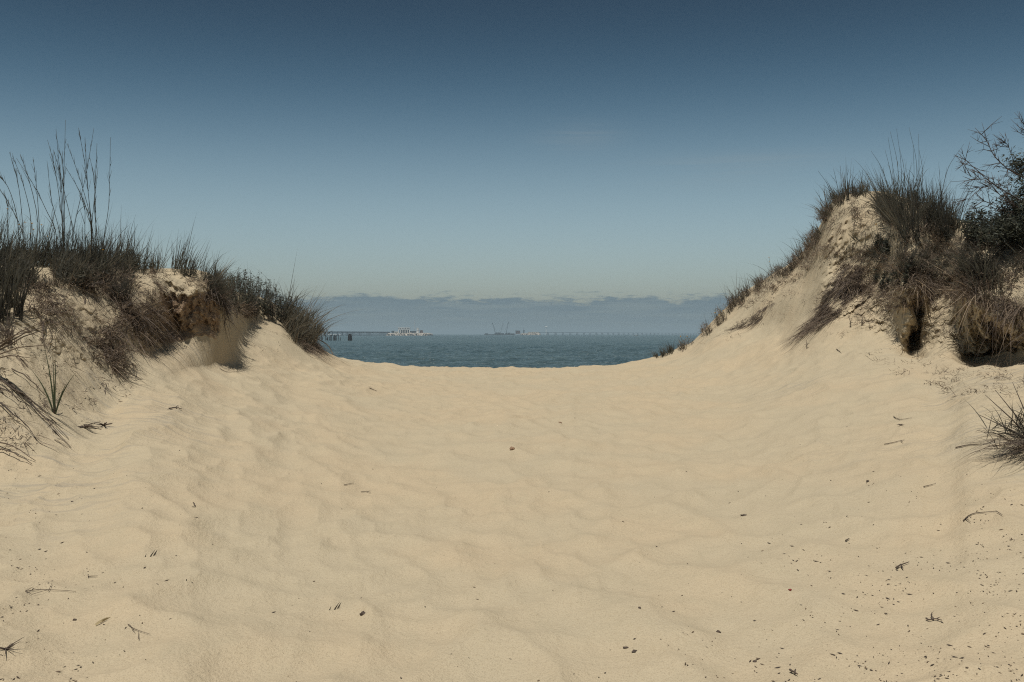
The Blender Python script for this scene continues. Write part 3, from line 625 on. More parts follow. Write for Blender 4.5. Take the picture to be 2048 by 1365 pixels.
# ================================================================== right dune vegetation
def tuft(label, poly, n, h, lean=(.05, 0, 0), spread=.6, curl=.3, tint=(0, .7), wd=.006, straw=0, name='grass_tussock', stalks=(), d=None, group=None, radial=.35):
    a = MB(); grass(a, poly, int(n * .62), h, wd * 1.4, lean, spread, curl, tint, 0, 0, 5, radial=radial); parts = [('blades', a, M['grass'])]
    if straw: b = MB(); bits(b, poly, straw * 4, (.03, .11), .008, .12, (0, .9), 0, 0, .6); parts.append(('dead_blades', b, M['straw']))
    for sp in stalks: parts.append(('stalk', stalk_mesh(sp, d, .0042, False), M['grass']))
    return sod(name, label, 'grass', parts, None, group)
tuft('big dark grass tussock crowning the right dune, tallest stalks at its middle', [(1755, 395), (1790, 396), (1840, 412), (1905, 440), (1922, 462), (1880, 492), (1850, 470), (1815, 490), (1790, 455), (1770, 445), (1758, 420)], 3600, (.22, .60), (-.02, -.04, 0), .45, .35, (0, .6), .0065, 700, 'grass_tussock',
     [[(1800, 400), (1795, 330), (1780, 262)], [(1805, 400), (1802, 330), (1793, 258)], [(1835, 400), (1833, 330), (1818, 255)], [(1837, 400), (1838, 320), (1837, 268)], [(1790, 400), (1780, 340), (1770, 300)], [(1812, 400), (1808, 340), (1800, 300)], [(1825, 400), (1828, 350), (1826, 290)],
      [(1783, 402), (1765, 340), (1742, 302)], [(1880, 405), (1895, 340), (1928, 288)], [(1842, 400), (1845, 340), (1838, 300)], [(1795, 400), (1788, 350), (1776, 275)]], 15.2)
tuft('low dark grass tuft on the left shoulder of the right dune top', [(1660, 402), (1690, 385), (1738, 380), (1738, 392), (1700, 400), (1670, 415)], 800, (.18, .36), (0, 0, 0), .4, .4, (0, .6), .006, 60, 'grass_tussock',
     [[(1678, 390), (1672, 360), (1667, 338)], [(1685, 388), (1682, 360), (1681, 332)], [(1697, 388), (1694, 350), (1694, 330)], [(1725, 385), (1724, 355), (1725, 340)], [(1735, 385), (1736, 360), (1736, 345)], [(1664, 400), (1655, 370), (1636, 342)]], 15.9)
ridge = [((1640, 440), (1662, 412), 500, .34, 'steep grass tuft just below the left shoulder of the right dune'), ((1605, 500), (1640, 456), 620, .34, 'dark grass tuft highest on the right dune ridge line'),
         ((1572, 530), (1606, 506), 420, .30, 'dark grass tuft second highest on the right dune ridge line'), ((1535, 552), (1572, 532), 420, .32, 'dark grass tuft midway along the right dune ridge line'),
         ((1500, 575), (1536, 555), 420, .34, 'dark grass tuft below the middle of the right dune ridge line'), ((1470, 600), (1500, 580), 420, .30, 'brown grass tuft on the ridge above the cloud bank'),
         ((1447, 625), (1470, 600), 320, .26, 'shaggy brown grass tuft on the ridge beside the cloud bank'), ((1422, 648), (1447, 628), 240, .26, 'small grass tuft with yellow flowers on the lower ridge'),
         ((1398, 668), (1424, 650), 240, .24, 'orange brown grass tuft lowest on the right ridge line'), ((1352, 698), (1385, 682), 190, .24, 'sparse flowering tuft where the ridge meets the water line')]
for (a, b), (c, d_), n, h_, lab in [((r[0]), (r[1]), r[2], r[3], r[4]) for r in ridge]:
    tuft(lab, [(a + rng.uniform(0, 8), b - 5), (c - rng.uniform(2, 10), d_ - 5), (c + 4, d_ + rng.uniform(4, 16)), (a + 10, b + rng.uniform(8, 20))], int(n * .7), (.06, h_ * rng.uniform(.9, 1.5)), (-.10, 0, 0), .5, .5, (0, .85) if 'brown' in lab else (0, .7), .006, n // 3, 'grass_tussock', (), None, 'grass tufts along the right ridge line')
tuft('small dark grass tuft on the sand edge before the water, right of the gap', [(1305, 714), (1345, 700), (1350, 706), (1312, 718)], 420, (.12, .30), (-.12, 0, 0), .45, .4, (0, .5), .006, 0)
mb = MB()
RT = [(1640, 455), (1690, 400), (1760, 400), (1790, 470), (1760, 520), (1690, 520), (1640, 540), (1620, 520)]
RM = [(1690, 500), (1780, 490), (1900, 470), (1960, 500), (1960, 600), (1880, 610), (1780, 620), (1700, 590)]
RE = [(1900, 470), (2150, 470), (2150, 720), (1990, 660), (1930, 620)]
RW = [(1640, 580), (1700, 570), (1800, 575), (1900, 590), (2060, 630), (2060, 700), (1930, 715), (1850, 690), (1780, 670), (1680, 650)]
thatch(mb, RT, 420, (.06, .22), .008, .4, (0, .9), .35, 20, mess=1.2); bits(mb, RT, 1700, (.02, .09), .008, .07, (0, .9), .22, 20, scale=26)
thatch(mb, RM, 760, (.08, .30), .008, .5, (0, .85), .4, 21, mess=1.2); bits(mb, RM, 7500, (.02, .10), .008, .09, (.1, 1), .20, 21, scale=28)
thatch(mb, RE, 800, (.08, .34), .008, .5, (0, .7), .35, 22, mess=1.2); bits(mb, RE, 6500, (.02, .10), .008, .10, (.1, .95), .22, 22, scale=28)
bits(mb, [(2150, 480), (2600, 480), (2600, 760), (2150, 720)], 2600, (.02, .10), .008, .08, (.1, .95), .25, 27, scale=40)
bits(mb, RW, 3000, (.015, .07), .007, .04, (0, 1), .15, 28, .4, 22)
bits(mb, [(1480, 600), (1560, 555), (1640, 470), (1650, 500), (1600, 560), (1540, 590), (1480, 625)], 2600, (.02, .09), .009, .06, (0, 1), .3, 23, .5, 25)
bits(mb, [(1400, 690), (1470, 640), (1640, 520), (1640, 600), (1560, 640), (1480, 680)], 520, (.015, .07), .007, .02, (0, .9), .2, 24, .3, 25, 8)
bits(mb, [(1640, 660), (1780, 680), (1850, 705), (1960, 730), (2060, 720), (2060, 790), (1900, 800), (1750, 730)], 900, (.015, .09), .006, .02, (0, .8), .15, 29, .2, 30, 7)
thing_from(mb, 'dead_grass_litter', M['straw'], 'dry brown grass litter matted over the right dune face', 'litter', None, 'stuff')
mb = MB()
RG = [(1690, 480), (1790, 470), (1960, 470), (2150, 460), (2150, 560), (1960, 560), (1820, 560), (1700, 540)]
grass(mb, RG, 1000, (.08, .30), .008, (-.02, -.12, 0), .7, .35, (0, .5), .25, 25, scale=28); bits(mb, RG, 4200, (.03, .10), .009, .12, (0, .6), .2, 25, .7, 30)
XR = [(2150, 450), (2620, 410), (2620, 560), (2150, 560)]
grass(mb, XR, 1200, (.10, .40), .008, (-.02, -.12, 0), .7, .35, (0, .5), .3, 26, scale=50); bits(mb, XR, 2600, (.03, .10), .009, .12, (0, .6), .3, 26, .7, 50)
thing_from(mb, 'beach_grass', M['grass'], 'short dark grass growing across the upper face of the right dune', 'grass', None, 'stuff')
def droop(label, poly, n, L, tint=(0, .85), drift=(0, 0, 0), up=.1, hang=.7, out=.5, name='dead_grass_clump', wd=.006):
    mb = MB(); thatch(mb, poly, int(n * .5), L, wd * 1.3, out, tint, 0, 0, 5, drift, up, hang, mess=.8); bits(mb, poly, n * 2, (.02, .09), .007, .06, tint, .25, 77, .25); return sod(name, label, 'grass', [('blades', mb, M['straw'])])
droop('long dark mat of dead grass sliding down the right dune towards the lower left', [(1690, 520), (1735, 530), (1720, 590), (1680, 630), (1640, 640), (1645, 600)], 1300, (.15, .40), (0, .8), (-.35, -.1, 0))
droop('fan of pale straw lying at the foot of the right dune mat', [(1650, 612), (1690, 618), (1672, 640), (1620, 664), (1600, 668), (1615, 645)], 520, (.18, .42), (.1, 1), (-.6, -.2, 0), .05, .35, .2)
droop('dark fan of dead grass lying lower on the right sand slope', [(1488, 640), (1530, 628), (1520, 640), (1465, 662), (1458, 660)], 260, (.15, .38), (0, .6), (-.6, -.2, 0), .05, .3, .15)
droop('wispy remnant of dead grass above the dark fan on the right slope', [(1505, 615), (1545, 595), (1550, 605), (1515, 632)], 70, (.12, .30), (0, .6), (-.5, -.2, 0), .05, .3, .15)
hanging('brown root curtain under the sod left of the black slot on the right', [(1690, 570), (1730, 572), (1770, 575)], 460, (.15, .45), (.1, .9))
hanging('straw coloured roots dangling in front of the black slot', [(1800, 565), (1830, 562), (1850, 572)], 520, (.2, .55), (.1, 1), 'hanging_roots', .0055, .3)
hanging('thick dark roots hanging over the large hollow at the right edge', [(1915, 575), (1960, 590), (2010, 610), (2060, 620)], 1000, (.2, .62), (.05, .9), 'hanging_roots', .006, .35)
hanging('dead grass hanging over the pale crumbling lobe on the right', [(1850, 570), (1880, 565), (1915, 575)], 170, (.10, .34), (0, .8), 'hanging_grass', .0055, .3)
tuft('bushy dark grass clump above the black slot in the right bank', [(1790, 520), (1845, 508), (1860, 548), (1805, 556)], 600, (.15, .40), (-.05, -.35, 0), .6, .7, (0, .6), .006, 300)
tuft('spiky dark clump jutting over the large hollow at the right edge', [(1915, 545), (1980, 535), (2000, 580), (1935, 588)], 700, (.25, .60), (-.2, -.45, 0), .7, .6, (0, .5), .006, 300)
st, lf = leafy([(1745, 492), (1775, 488), (1778, 515), (1750, 518)], 0, (.08, .22), 40, (0, .8), 26, (0, 0, 0), .024)
sod('bush', 'small dark green leafy bush with a yellow flower on the right dune face', 'bush', [('stems', st, M['bark']), ('leaves', lf, M['leaf'])])
st, lf = leafy([(1745, 560), (1800, 545), (1815, 580), (1760, 590)], 0, (.08, .24), 40, (0, .9), 40, (0, -.2, 0), .022)
sod('bush', 'low leafy bush hugging the right dune left of the black slot', 'bush', [('stems', st, M['bark']), ('leaves', lf, M['leaf'])])
# corner tussock at the right edge of the photograph
a_, b_ = MB(), MB()
c0, cn = surf([2064], [900]); c0 = c0[0]; n = 380
pos = c0 + rng.normal(0, 1, (n, 3)) * [.13, .12, .05] + [.08, .05, .08]
v, q, t = blade_mesh(pos, nrm(rand_dir(n) * .6 + UP * rng.uniform(.1, 1, (n, 1)) + [-.45, -.2, 0]), rng.uniform(.08, .28, n), .007, (-UP * .4 + np.array([-.2, -.1, 0])) * rng.uniform(.2, 1.1, (n, 1)), rng.uniform(0, .5, n), 5); a_.add(v, [q], t)
pos = c0 + rng.normal(0, 1, (160, 3)) * [.10, .10, .02] + [.05, 0, .03]
v, q, t = blade_mesh(pos, nrm(rand_dir(160) * .4 + [-.9, -.3, .25]), rng.uniform(.2, .5, 160) , .005, rng.normal(0, .15, (160, 3)) + [-.1, 0, -.3], rng.uniform(0, .8, 160), 5); b_.add(v, [q], t)
for tip in ((1970, 790), (2025, 765), (2046, 760), (1958, 830), (1990, 780)):
    tp = at(tip[0], tip[1], c0[1]); b_.tube(np.array([c0 + UP * .05, (c0 + tp) / 2 + [.02, 0, .02], tp]), [.006, .004, .0015], 4, .1)
sod('grass_tussock', 'dark sprawling tussock at the right picture edge on the lower sand', 'grass', [('blades', a_, M['grass']), ('runners', b_, M['straw'])])

# shrub at the right edge
def shrub():
    br = MB(); d = 11.6; tips = []
    base = at(2135, 520, d)
    def limb(pts, r0, r1, jitter=0.05):
        P = np.array([at(x, y, d + dd) for x, y, dd in pts]); s_ = np.linspace(0, 1, len(P)); P = pchip(s_, P, np.linspace(0, 1, 14)); br.tube(P, np.linspace(r0 * .36, r1 * .55, 14), 6, .4); return P
    main = [limb([(2135, 520, 0), (2120, 440, 0), (2060, 365, -.1), (2007, 332, -.15), (1985, 307, -.1), (1975, 285, -.1), (1950, 256, 0)], .028, .004),
            limb([(2135, 520, 0), (2090, 430, -.2), (2035, 398, -.3), (2007, 381, -.3), (1981, 364, -.3), (1948, 336, -.3), (1916, 307, -.25)], .024, .004),
            limb([(2135, 520, 0), (2110, 400, .2), (2080, 330, .3), (2060, 280, .3), (2045, 240, .3)], .028, .005),
            limb([(2120, 500, 0), (2060, 430, -.3), (2010, 400, -.4), (1973, 362, -.4), (1948, 356, -.4), (1920, 340, -.4)], .018, .003),
            limb([(2120, 500, 0), (2050, 380, .3), (2030, 330, .3), (2015, 290, .3), (2008, 283, .3)], .018, .003),
            limb([(2135, 520, 0), (2160, 420, 0), (2180, 330, .2), (2200, 270, .2)], .026, .004),
            limb([(2120, 510, 0), (2050, 440, -.3), (1990, 372, -.3), (1948, 375, -.2)], .014, .003), limb([(2110, 500, 0), (2020, 430, -.2), (1960, 400, -.1), (1925, 398, 0)], .014, .002)]
    for P in main:
        for _ in range(22):
            i = rng.integers(4, 13); tg = nrm(P[i] - P[i - 1]); L = rng.uniform(.08, .30); dr = nrm(tg * .7 + rng.normal(0, .6, 3)); q = P[i] + dr * L; m_ = P[i] + dr * L * .5 + rng.normal(0, .012, 3)
            br.tube(np.array([P[i], m_, q]), [.0042, .003, .0013], 4, .3); tips.append(q)
            for _ in range(2):
                e = m_ + nrm(dr + rng.normal(0, .7, 3)) * L * .4; br.tube(np.array([m_, e]), [.0028, .0012], 3, .3); tips.append(e)
    lf = MB(); n = 32000
    cs = np.array([at(x, y, d + dd) for x, y, dd in ((2075, 400, 0), (2050, 440, -.3), (2100, 340, .2), (2150, 400, 0), (2035, 415, -.2), (2160, 320, 0), (2070, 325, .1), (2025, 455, -.35), (2110, 460, -.2), (2040, 375, -.1), (1985, 462, -.4), (2200, 380, .2), (2042, 330, .1))])
    sz = np.array([.34, .30, .30, .4, .24, .3, .26, .24, .35, .22, .2, .4, .2]); w_ = sz ** 2.4; k = rng.choice(len(cs), n, p=w_ / w_.sum())
    pos = cs[k] + rng.normal(0, .45, (n, 3)) * sz[k][:, None] * [1, 1, .8]
    keep = rng.random(n) < sstep(fbm(pos[:, 0] * 5, pos[:, 1] * 5, 3, 400, .5, pos[:, 2] * 5), -.28, .12); pos = pos[keep]; n = len(pos)
    v, q, t = blade_mesh(pos, nrm(rand_dir(n) + UP * rng.uniform(-.6, .8, (n, 1))), rng.uniform(.025, .06, n), rng.uniform(.009, .02, n), -UP * rng.uniform(0, .6, (n, 1)), rng.random(n), 3, rng.uniform(0, np.pi, n)); lf.add(v, [q], t)
    return sod('shrub', 'dark leafy shrub with bare spreading twigs at the right picture edge', 'shrub', [('branches', br, M['bark']), ('leaves', lf, M['leaf'])])
shrub()
a_ = MB(); st, lf = leafy([(1930, 460), (1990, 455), (2060, 470), (2060, 500), (1960, 505), (1925, 490)], 0, (.15, .38), 40, (0, .7), 120, (-.05, -.1, 0), .030)
sod('bush', 'dark broad-leaved growth on the crest between big tussock and shrub', 'bush', [('stems', st, M['bark']), ('leaves', lf, M['leaf'])])

# ================================================================== yellow flowers
def flower(px, py, foot, label, d=None, size=.016):
    p0, _ = surf([px + foot[0]], [foot[1]]); p0 = p0[0]; d = p0[1] if d is None else d
    if abs(d - p0[1]) > .01: p0 = at(px + foot[0], foot[1], d)
    h = at(px, py, d); sm = MB(); sm.tube(pchip([0, .5, 1], np.array([p0 - UP * .02, (p0 + h) / 2 + [.015, 0, 0], h]), np.linspace(0, 1, 7)), np.linspace(.0025, .0018, 7), 4)
    hd = MB(); n = 12; a = np.arange(n) * 2 * np.pi / n; dr = nrm(np.stack([np.cos(a), np.sin(a), np.full(n, .28)], 1))
    v, q, t = blade_mesh(np.tile(h, (n, 1)), dr, size * 1.25, size * .62, np.tile([0, 0, -.15], (n, 1)), .5, 3, a + np.pi / 2); hd.add(v, [q], t)
    th_ = np.linspace(0, np.pi, 5); prof = np.stack([np.sin(th_) * size * .5, -np.cos(th_) * size * .35], 1)
    disk = MB(); aa = np.arange(8) * np.pi / 4; vv = np.stack([prof[:, None, 0] * np.cos(aa), prof[:, None, 0] * np.sin(aa), np.broadcast_to(prof[:, None, 1], (5, 8))], -1).reshape(-1, 3) + h
    i = np.arange(4)[:, None] * 8 + np.arange(8)[None]; j = np.arange(4)[:, None] * 8 + (np.arange(8)[None] + 1) % 8; disk.add(vv, [np.stack([i, j, j + 8, i + 8], -1).reshape(-1, 4)])
    return sod('yellow_flower', label, 'flower', [('stem', sm, M['stem']), ('petals', hd, M['petal']), ('flower_disk', disk, M['petal'])], p0[2], 'yellow dune flowers')
for px, py, lab in ((15, 418, 'yellow flower highest and leftmost of the left bank flowers'), (38, 450, 'second yellow flower from the left picture edge'), (50, 445, 'yellow flower between its two neighbours, third from the left edge'),
                    (64, 447, 'largest yellow flower in the row on the left bank'), (67, 459, 'small yellow flower hanging just under the largest one on the left'), (83, 450, 'yellow flower at the right end of the row on the left bank'),
                    (60, 468, 'pale small yellow flower lowest of the left bank row'), (95, 473, 'tiny pale flower right of the row on the left bank'), (174, 471, 'pale flower among the crossing tall stalks on the left')):
    flower(px, py, (rng.uniform(-6, 6), 528), lab, 10.1, .017 if 'large' in lab else .011 if 'pale' in lab or 'small' in lab else .014)
flower(206, 500, (4, 535), 'single yellow flower low in the grass at the foot of the lone stalk', 10.2, .014)
flower(1752, 449, (3, 500), 'single yellow flower above the small leafy bush on the right dune', 14.2, .022)
flower(2001, 395, (6, 470), 'single yellow flower in front of the right shrub', 11.6, .016)
flower(1538, 515, (2, 552), 'tiny yellow flower standing highest on the right ridge line', None, .02)
flower(1539, 524, (5, 553), 'tiny yellow flower just below the highest one on the ridge', None, .017)
for px, py, fy, lab in ((1430, 626, 648, 'leftmost yellow flower in the tuft low on the right ridge'), (1438, 630, 648, 'middle yellow flower in the tuft low on the right ridge'), (1446, 622, 640, 'rightmost yellow flower in the tuft low on the right ridge'),
                        (1361, 673, 694, 'left one of two yellow flowers seen against the water'), (1374, 673, 690, 'right one of two yellow flowers seen against the water')):
    flower(px, py, (3, fy), lab, None, .024)
a_ = MB()
for a, b, c in (((620, 672), (655, 690), (667, 712)),):
    d = 17.8; a_.tube(pchip([0, .5, 1], np.array([at(*a, d), at(*b, d), at(*c, d)]), np.linspace(0, 1, 10)), .006, 4, .95)
thing_from(a_, 'bent_reed', M['straw'], 'pale bent reed arching from the left tussock over the water', 'reed')

# ================================================================== things lying on the sand
def on_sand(px, py):
    p, n = surf([px], [py]); return p[0], n[0]
def twig(label, pts, r=.004, branches=(), name='twig', mat='twig', lift=.004):
    """stick lying on the sand along image points"""
    k = np.array(pts, float); s_ = np.linspace(0, 1, len(k)); q = pchip(s_, k, np.linspace(0, 1, 8)) if len(k) > 2 else np.stack([np.interp(np.linspace(0, 1, 8), s_, k[:, c]) for c in (0, 1)], 1)
    P, N = surf(q[:, 0], q[:, 1]); P = P + UP * (r + lift); mb = MB(); mb.tube(P, np.linspace(r * .8, r * .36, 8), 5)
    for b in branches:
        kb = np.array(b, float); Pb, _ = surf(kb[:, 0], kb[:, 1]); mb.tube(Pb + UP * (r + lift * 1.5), np.linspace(r * .7, r * .3, len(Pb)), 4)
    return re_origin(thing_from(mb, name, M[mat], label, 'twig' if 'twig' in name else 'leaf' if 'leaf' in name else 'straw', None, None, True), P[0])
def lump(label, px, py, size, name='pebble', mat='pebble', seed=0, squash=.6, cat='stone'):
    p, n = on_sand(px, py); th_ = np.linspace(0, np.pi, 9); ph = np.arange(14) * 2 * np.pi / 14
    d = np.stack([np.sin(th_)[:, None] * np.cos(ph), np.sin(th_)[:, None] * np.sin(ph), np.broadcast_to(np.cos(th_)[:, None], (9, 14))], -1).reshape(-1, 3)
    r = 1 + .75 * fbm(d[:, 0] * 1.7 + seed * 7, d[:, 1] * 1.7, 3, 500 + seed, .5, d[:, 2] * 1.7 + 9)
    size = size * .8; v = d * r[:, None] * np.array([1, .7, squash]) * size / 2; v[:, 2] += size * squash * .12; i = np.arange(8)[:, None] * 14 + np.arange(14)[None]; j = np.arange(8)[:, None] * 14 + (np.arange(14)[None] + 1) % 14
    mb = MB(); mb.add(v, [np.stack([i, i + 14, j + 14, j], -1).reshape(-1, 4)]); o = thing_from(mb, name, M[mat], label, cat); o.location = p; o.rotation_euler = (0, 0, seed * 1.3); return o
M['shell'] = mat_plain('tan_shell', (.30, .19, .12), 0.7, 0.35, 18)
M['red'] = mat_plain('red_scrap', (.24, .03, .03), 0.6, 0.2, 30)
M['pale'] = mat_plain('pale_leaf', (.42, .34, .20), 0.7, 0.2, 30)
lump('tan and brown shell lump alone in the middle of the sand', 1025, 899, .075, 'shell', 'shell', 1, .6, 'shell')
lump('dark flat bark chip in the right middle of the sand', 1487, 1032, .05, 'bark_chip', 'twig', 2, .4, 'bark')
lump('small black chip right of centre, higher than the bark chip', 1735, 964, .032, 'bark_chip', 'twig', 3, .7, 'bark')
lump('round dark pebble near the bottom right of centre', 1437, 1265, .026, 'pebble', 'twig', 4, .7)
lump('dark pointed pebble left of centre low in the sand', 726, 1229, .032, 'pebble', 'twig', 5, .8)
lump('dark pebble right of centre above two sunken leaves', 1278, 1217, .026, 'pebble', 'twig', 6, .5)
lump('left one of two dark leaves half sunk in the sand near the bottom', 1250, 1296, .028, 'sunken_leaf', 'twig', 7, .3, 'leaf')
lump('right one of two dark leaves half sunk in the sand near the bottom', 1268, 1303, .036, 'sunken_leaf', 'twig', 8, .3, 'leaf')
lump('small dark round pebble at the bottom right corner region, beside crumbs', 1508, 1324, .020, 'pebble', 'twig', 9, .7)
lump('dark grey pebble in the lower left quarter near the pale leaf', 147, 1241, .020, 'pebble', 'twig', 10, .8)
lump('small dull red scrap on the sand at the lower right', 1578, 1180, .026, 'red_scrap', 'red', 11, .35, 'scrap')
lump('tan crumb cluster above the shell lump', 1120, 846, .05, 'sand_clod', 'shell', 12, .4, 'clod')
twig('dark crooked twig on the left sand below the bank', [(337, 820), (350, 818), (362, 821)], .008, [[(350, 818), (356, 814)]])
twig('thin twig on the left sand near the foot of the bank', [(440, 740), (458, 746), (482, 744)], .004)
twig('brown twig lying high in the middle of the sand', [(738, 778), (745, 781), (752, 784)], .007)
twig('straight thin twig left of centre', [(688, 972), (706, 968)], .003)
twig('forked dark twig left of centre below the straight one', [(722, 986), (741, 984)], .003, [[(732, 985), (741, 988)]])
twig('straw lying alone on the right sand slope', [(1768, 891), (1808, 882)], .004, [[(1800, 884), (1806, 888)]], 'straw', 'straw')
twig('curved dark twig on the right sand slope', [(1785, 835), (1800, 841), (1822, 838)], .004)
tangle('dried_weed', 'dark dried weed tuft below the curved twig on the right', 1800, 851, .05, 8, 'twig', .004, .4)
twig('branched thin twig in the lower left sand', [(50, 1186), (80, 1182), (130, 1184), (150, 1186)], .0022, [[(50, 1186), (62, 1193), (96, 1183)], [(96, 1186), (104, 1170)], [(50, 1186), (64, 1178)]])
twig('long thin twig low on the left with a side shoot', [(255, 1252), (270, 1262), (300, 1272)], .0022, [[(262, 1260), (270, 1268)], [(276, 1282), (277, 1268)]])
twig('small bent L-shaped twig in the left middle of the sand', [(386, 1008), (389, 1015), (384, 1016)], .004)
twig('dark cross-shaped twig at the lower right', [(1850, 1241), (1858, 1244), (1868, 1242), (1882, 1245)], .005, [[(1866, 1242), (1861, 1236), (1863, 1230)], [(1872, 1243), (1877, 1240)]])
twig('dark ragged bark piece at the right of the lower sand', [(1790, 1140), (1800, 1134), (1818, 1128)], .006, [[(1800, 1134), (1806, 1142)]])
twig('dark bark piece at the bottom edge right of centre', [(1578, 1345), (1588, 1350), (1594, 1354)], .006, [[(1588, 1350), (1590, 1345)]])
twig('short dark stick in the lower right quarter', [(1690, 1085), (1697, 1080)], .005)
twig('dark kinked twig at far right of the lower sand', [(1925, 1045), (1945, 1030), (1990, 1026)], .004, [[(1930, 1040), (1940, 1048)], [(1990, 1026), (2004, 1034)]])
twig('short dark stick at lower left beyond the three blades', [(175, 1156), (195, 1155)], .003, [[(175, 1153), (175, 1158)]])
twig('curved twig at the right edge beside the sprawling tussock', [(1910, 898), (1935, 893), (1975, 890), (1990, 882)], .005)
twig('thin stick in the right sand above the black chip', [(1846, 976), (1870, 970)], .0035)
twig('dark short stick in the right sand near the slope foot', [(1672, 700), (1682, 708)], .006)
p_, n_ = on_sand(205, 1245)
mb = MB(); 
for a, b in (((190, 1253), (216, 1238)), ((200, 1248), (222, 1238))):
    A_, _ = on_sand(*a); B_, _ = on_sand(*b); L = np.linalg.norm(B_ - A_); v, q, t = blade_mesh((A_ + UP * .006)[None], ((B_ - A_) / L + UP * .15)[None], L, .012, np.array([[0, 0, -.12]]), .9, 5, np.array([1.0])); mb.add(v, [q], t)
thing_from(mb, 'dry_leaf', M['pale'], 'pale folded dry leaf in the lower left sand', 'leaf')
def sprout(label, px, py):
    mb = MB(); 
    for dx, dy, h_, ln in ((-8, 3, .03, .2), (2, 2, .055, .5), (8, 0, .045, .4), (10, -2, .04, .35)):
        p, _ = on_sand(px + dx, py + dy); v, q, t = blade_mesh((p - UP * .01)[None], nrm(np.array([[ln, .1, 1]])), h_, .007, np.array([[.1, 0, -.05]]), .05, 4, np.array([.3])); mb.add(v, [q], t)
    return thing_from(mb, 'grass_sprout', M['grass'], label, 'grass', 'dark grass sprouts in the sand')
sprout('trio of dark slanting grass stubs in the left sand', 296, 1112); sprout('trio of dark slanting grass stubs at the bottom left of centre', 664, 1218)
# small stems standing on the right slope
for px, py, hh, lab in ((1700, 655, .16, 'thin dark sprig standing at the foot of the right bank'), (1722, 652, .14, 'leaning dark sprig right of the standing sprig at the right bank foot'), (1612, 698, .12, 'bent dark sprig on the right sand slope')):
    p, _ = on_sand(px, py); mb = MB(); mb.tube(np.array([p - UP * .02, p + UP * hh * .5, p + UP * hh + [rng.uniform(-.05, .05), 0, 0]]), [.006, .005, .002], 5)
    for _ in range(7): f = rng.uniform(.05, .6); dr = nrm(rand_dir(1)[0] + UP * .5); mb.tube(np.array([p + UP * hh * f, p + UP * hh * f + dr * .04]), [.004, .0015], 3)
    re_origin(thing_from(mb, 'dead_sprig', M['twig'], lab, 'twig'), p)

# loose crumbs of plant litter all over the sand
def crumbs():
    n = 60000; x = rng.uniform(-150, 2200, n); y = 735 + 640 * rng.random(n) ** .75
    ed = np.clip((x - 1150) / 900, 0, 1) ** 1.6 * np.clip((y - 780) / 420, 0.1, 1) + .55 * np.clip((330 - x) / 330, 0, 1) ** 1.5 + .03
    cl = .25 + sstep(fbm(x / 70, y / 45, 3, 600), -.15, .5) * 1.6
    k = rng.random(n) < np.clip(ed * cl * .15, 0, 1) * np.clip((y - 700) / 300, .35, 1); x, y = x[k], y[k]
    P, N = surf(x, y); n = len(P); s_ = rng.lognormal(math.log(.0031), .5, n).clip(.0013, .0065)
    el = rng.uniform(1.2, 5.0, n); a = rng.uniform(0, np.pi, n); ax = np.stack([np.cos(a), np.sin(a), np.zeros(n)], 1); bx = np.stack([-np.sin(a), np.cos(a), np.zeros(n)], 1)
    c = P + UP * (s_ * .35)[:, None]; h = (s_ * el / 2)[:, None]; w_ = (s_ * .5)[:, None]
    v = np.stack([c - ax * h, c + bx * w_, c + ax * h + UP * w_ * .8, c - bx * w_, c + UP * w_, c - UP * w_], 1).reshape(-1, 3)
    f = np.array([[0, 1, 4], [1, 2, 4], [2, 3, 4], [3, 0, 4], [1, 0, 5], [2, 1, 5], [3, 2, 5], [0, 3, 5]]); f = (np.arange(n)[:, None, None] * 6 + f[None]).reshape(-1, 3)
    mb = MB(); mb.add(v, [f], np.repeat(rng.random(n) ** 2.0, 6)); return n, mb
nc, mb = crumbs(); thing_from(mb, 'plant_crumbs', M['litter'], 'small dark crumbs of dry plant litter scattered over the sand', 'litter', None, 'stuff', False)

# ================================================================== offshore
M['concrete'] = mat_plain('bridge_concrete', (.07, .07, .07), .85, .15, .05)
M['farconc'] = mat_plain('haze_paled_concrete', (.50, .51, .52), .85, .15, .05)  # lightened so the far bridge's haze fade is put into its colour
M['rock'] = mat_plain('island_riprap', (.42, .38, .33), .9, .35, .25)
M['white'] = mat_plain('white_paint', (.86, .85, .82), .6, .08, .1)
M['cream'] = mat_plain('cream_wall', (.62, .56, .46), .7, .1, .1)
M['brown'] = mat_plain('brown_roof', (.16, .085, .07), .8, .2, .1)
M['steel'] = mat_plain('dark_steel', (.06, .07, .08), .6, .2, .2)
M['pile'] = mat_plain('wet_timber', (.045, .04, .038), .8, .3, 1.0)
M['hull'] = mat_plain('barge_hull', (.09, .10, .11), .7, .2, .1)
M['glass'] = mat_plain('window_glass', (.03, .04, .05), .2, .1, .3, .6)
def sea_at(px, d, z=0.0): return np.array([(px - CX) / F * d, d, SEA + z])
def kid(mb, name, mat, root, smooth=False):
    o = mb.build(name, mat, root, smooth); p = np.array(root.location); me = o.data; n = len(me.vertices); a = np.empty(n * 3, np.float32); me.vertices.foreach_get('co', a)
    me.vertices.foreach_set('co', (a.reshape(-1, 3) - p).astype(np.float32).ravel()); me.update(); return o
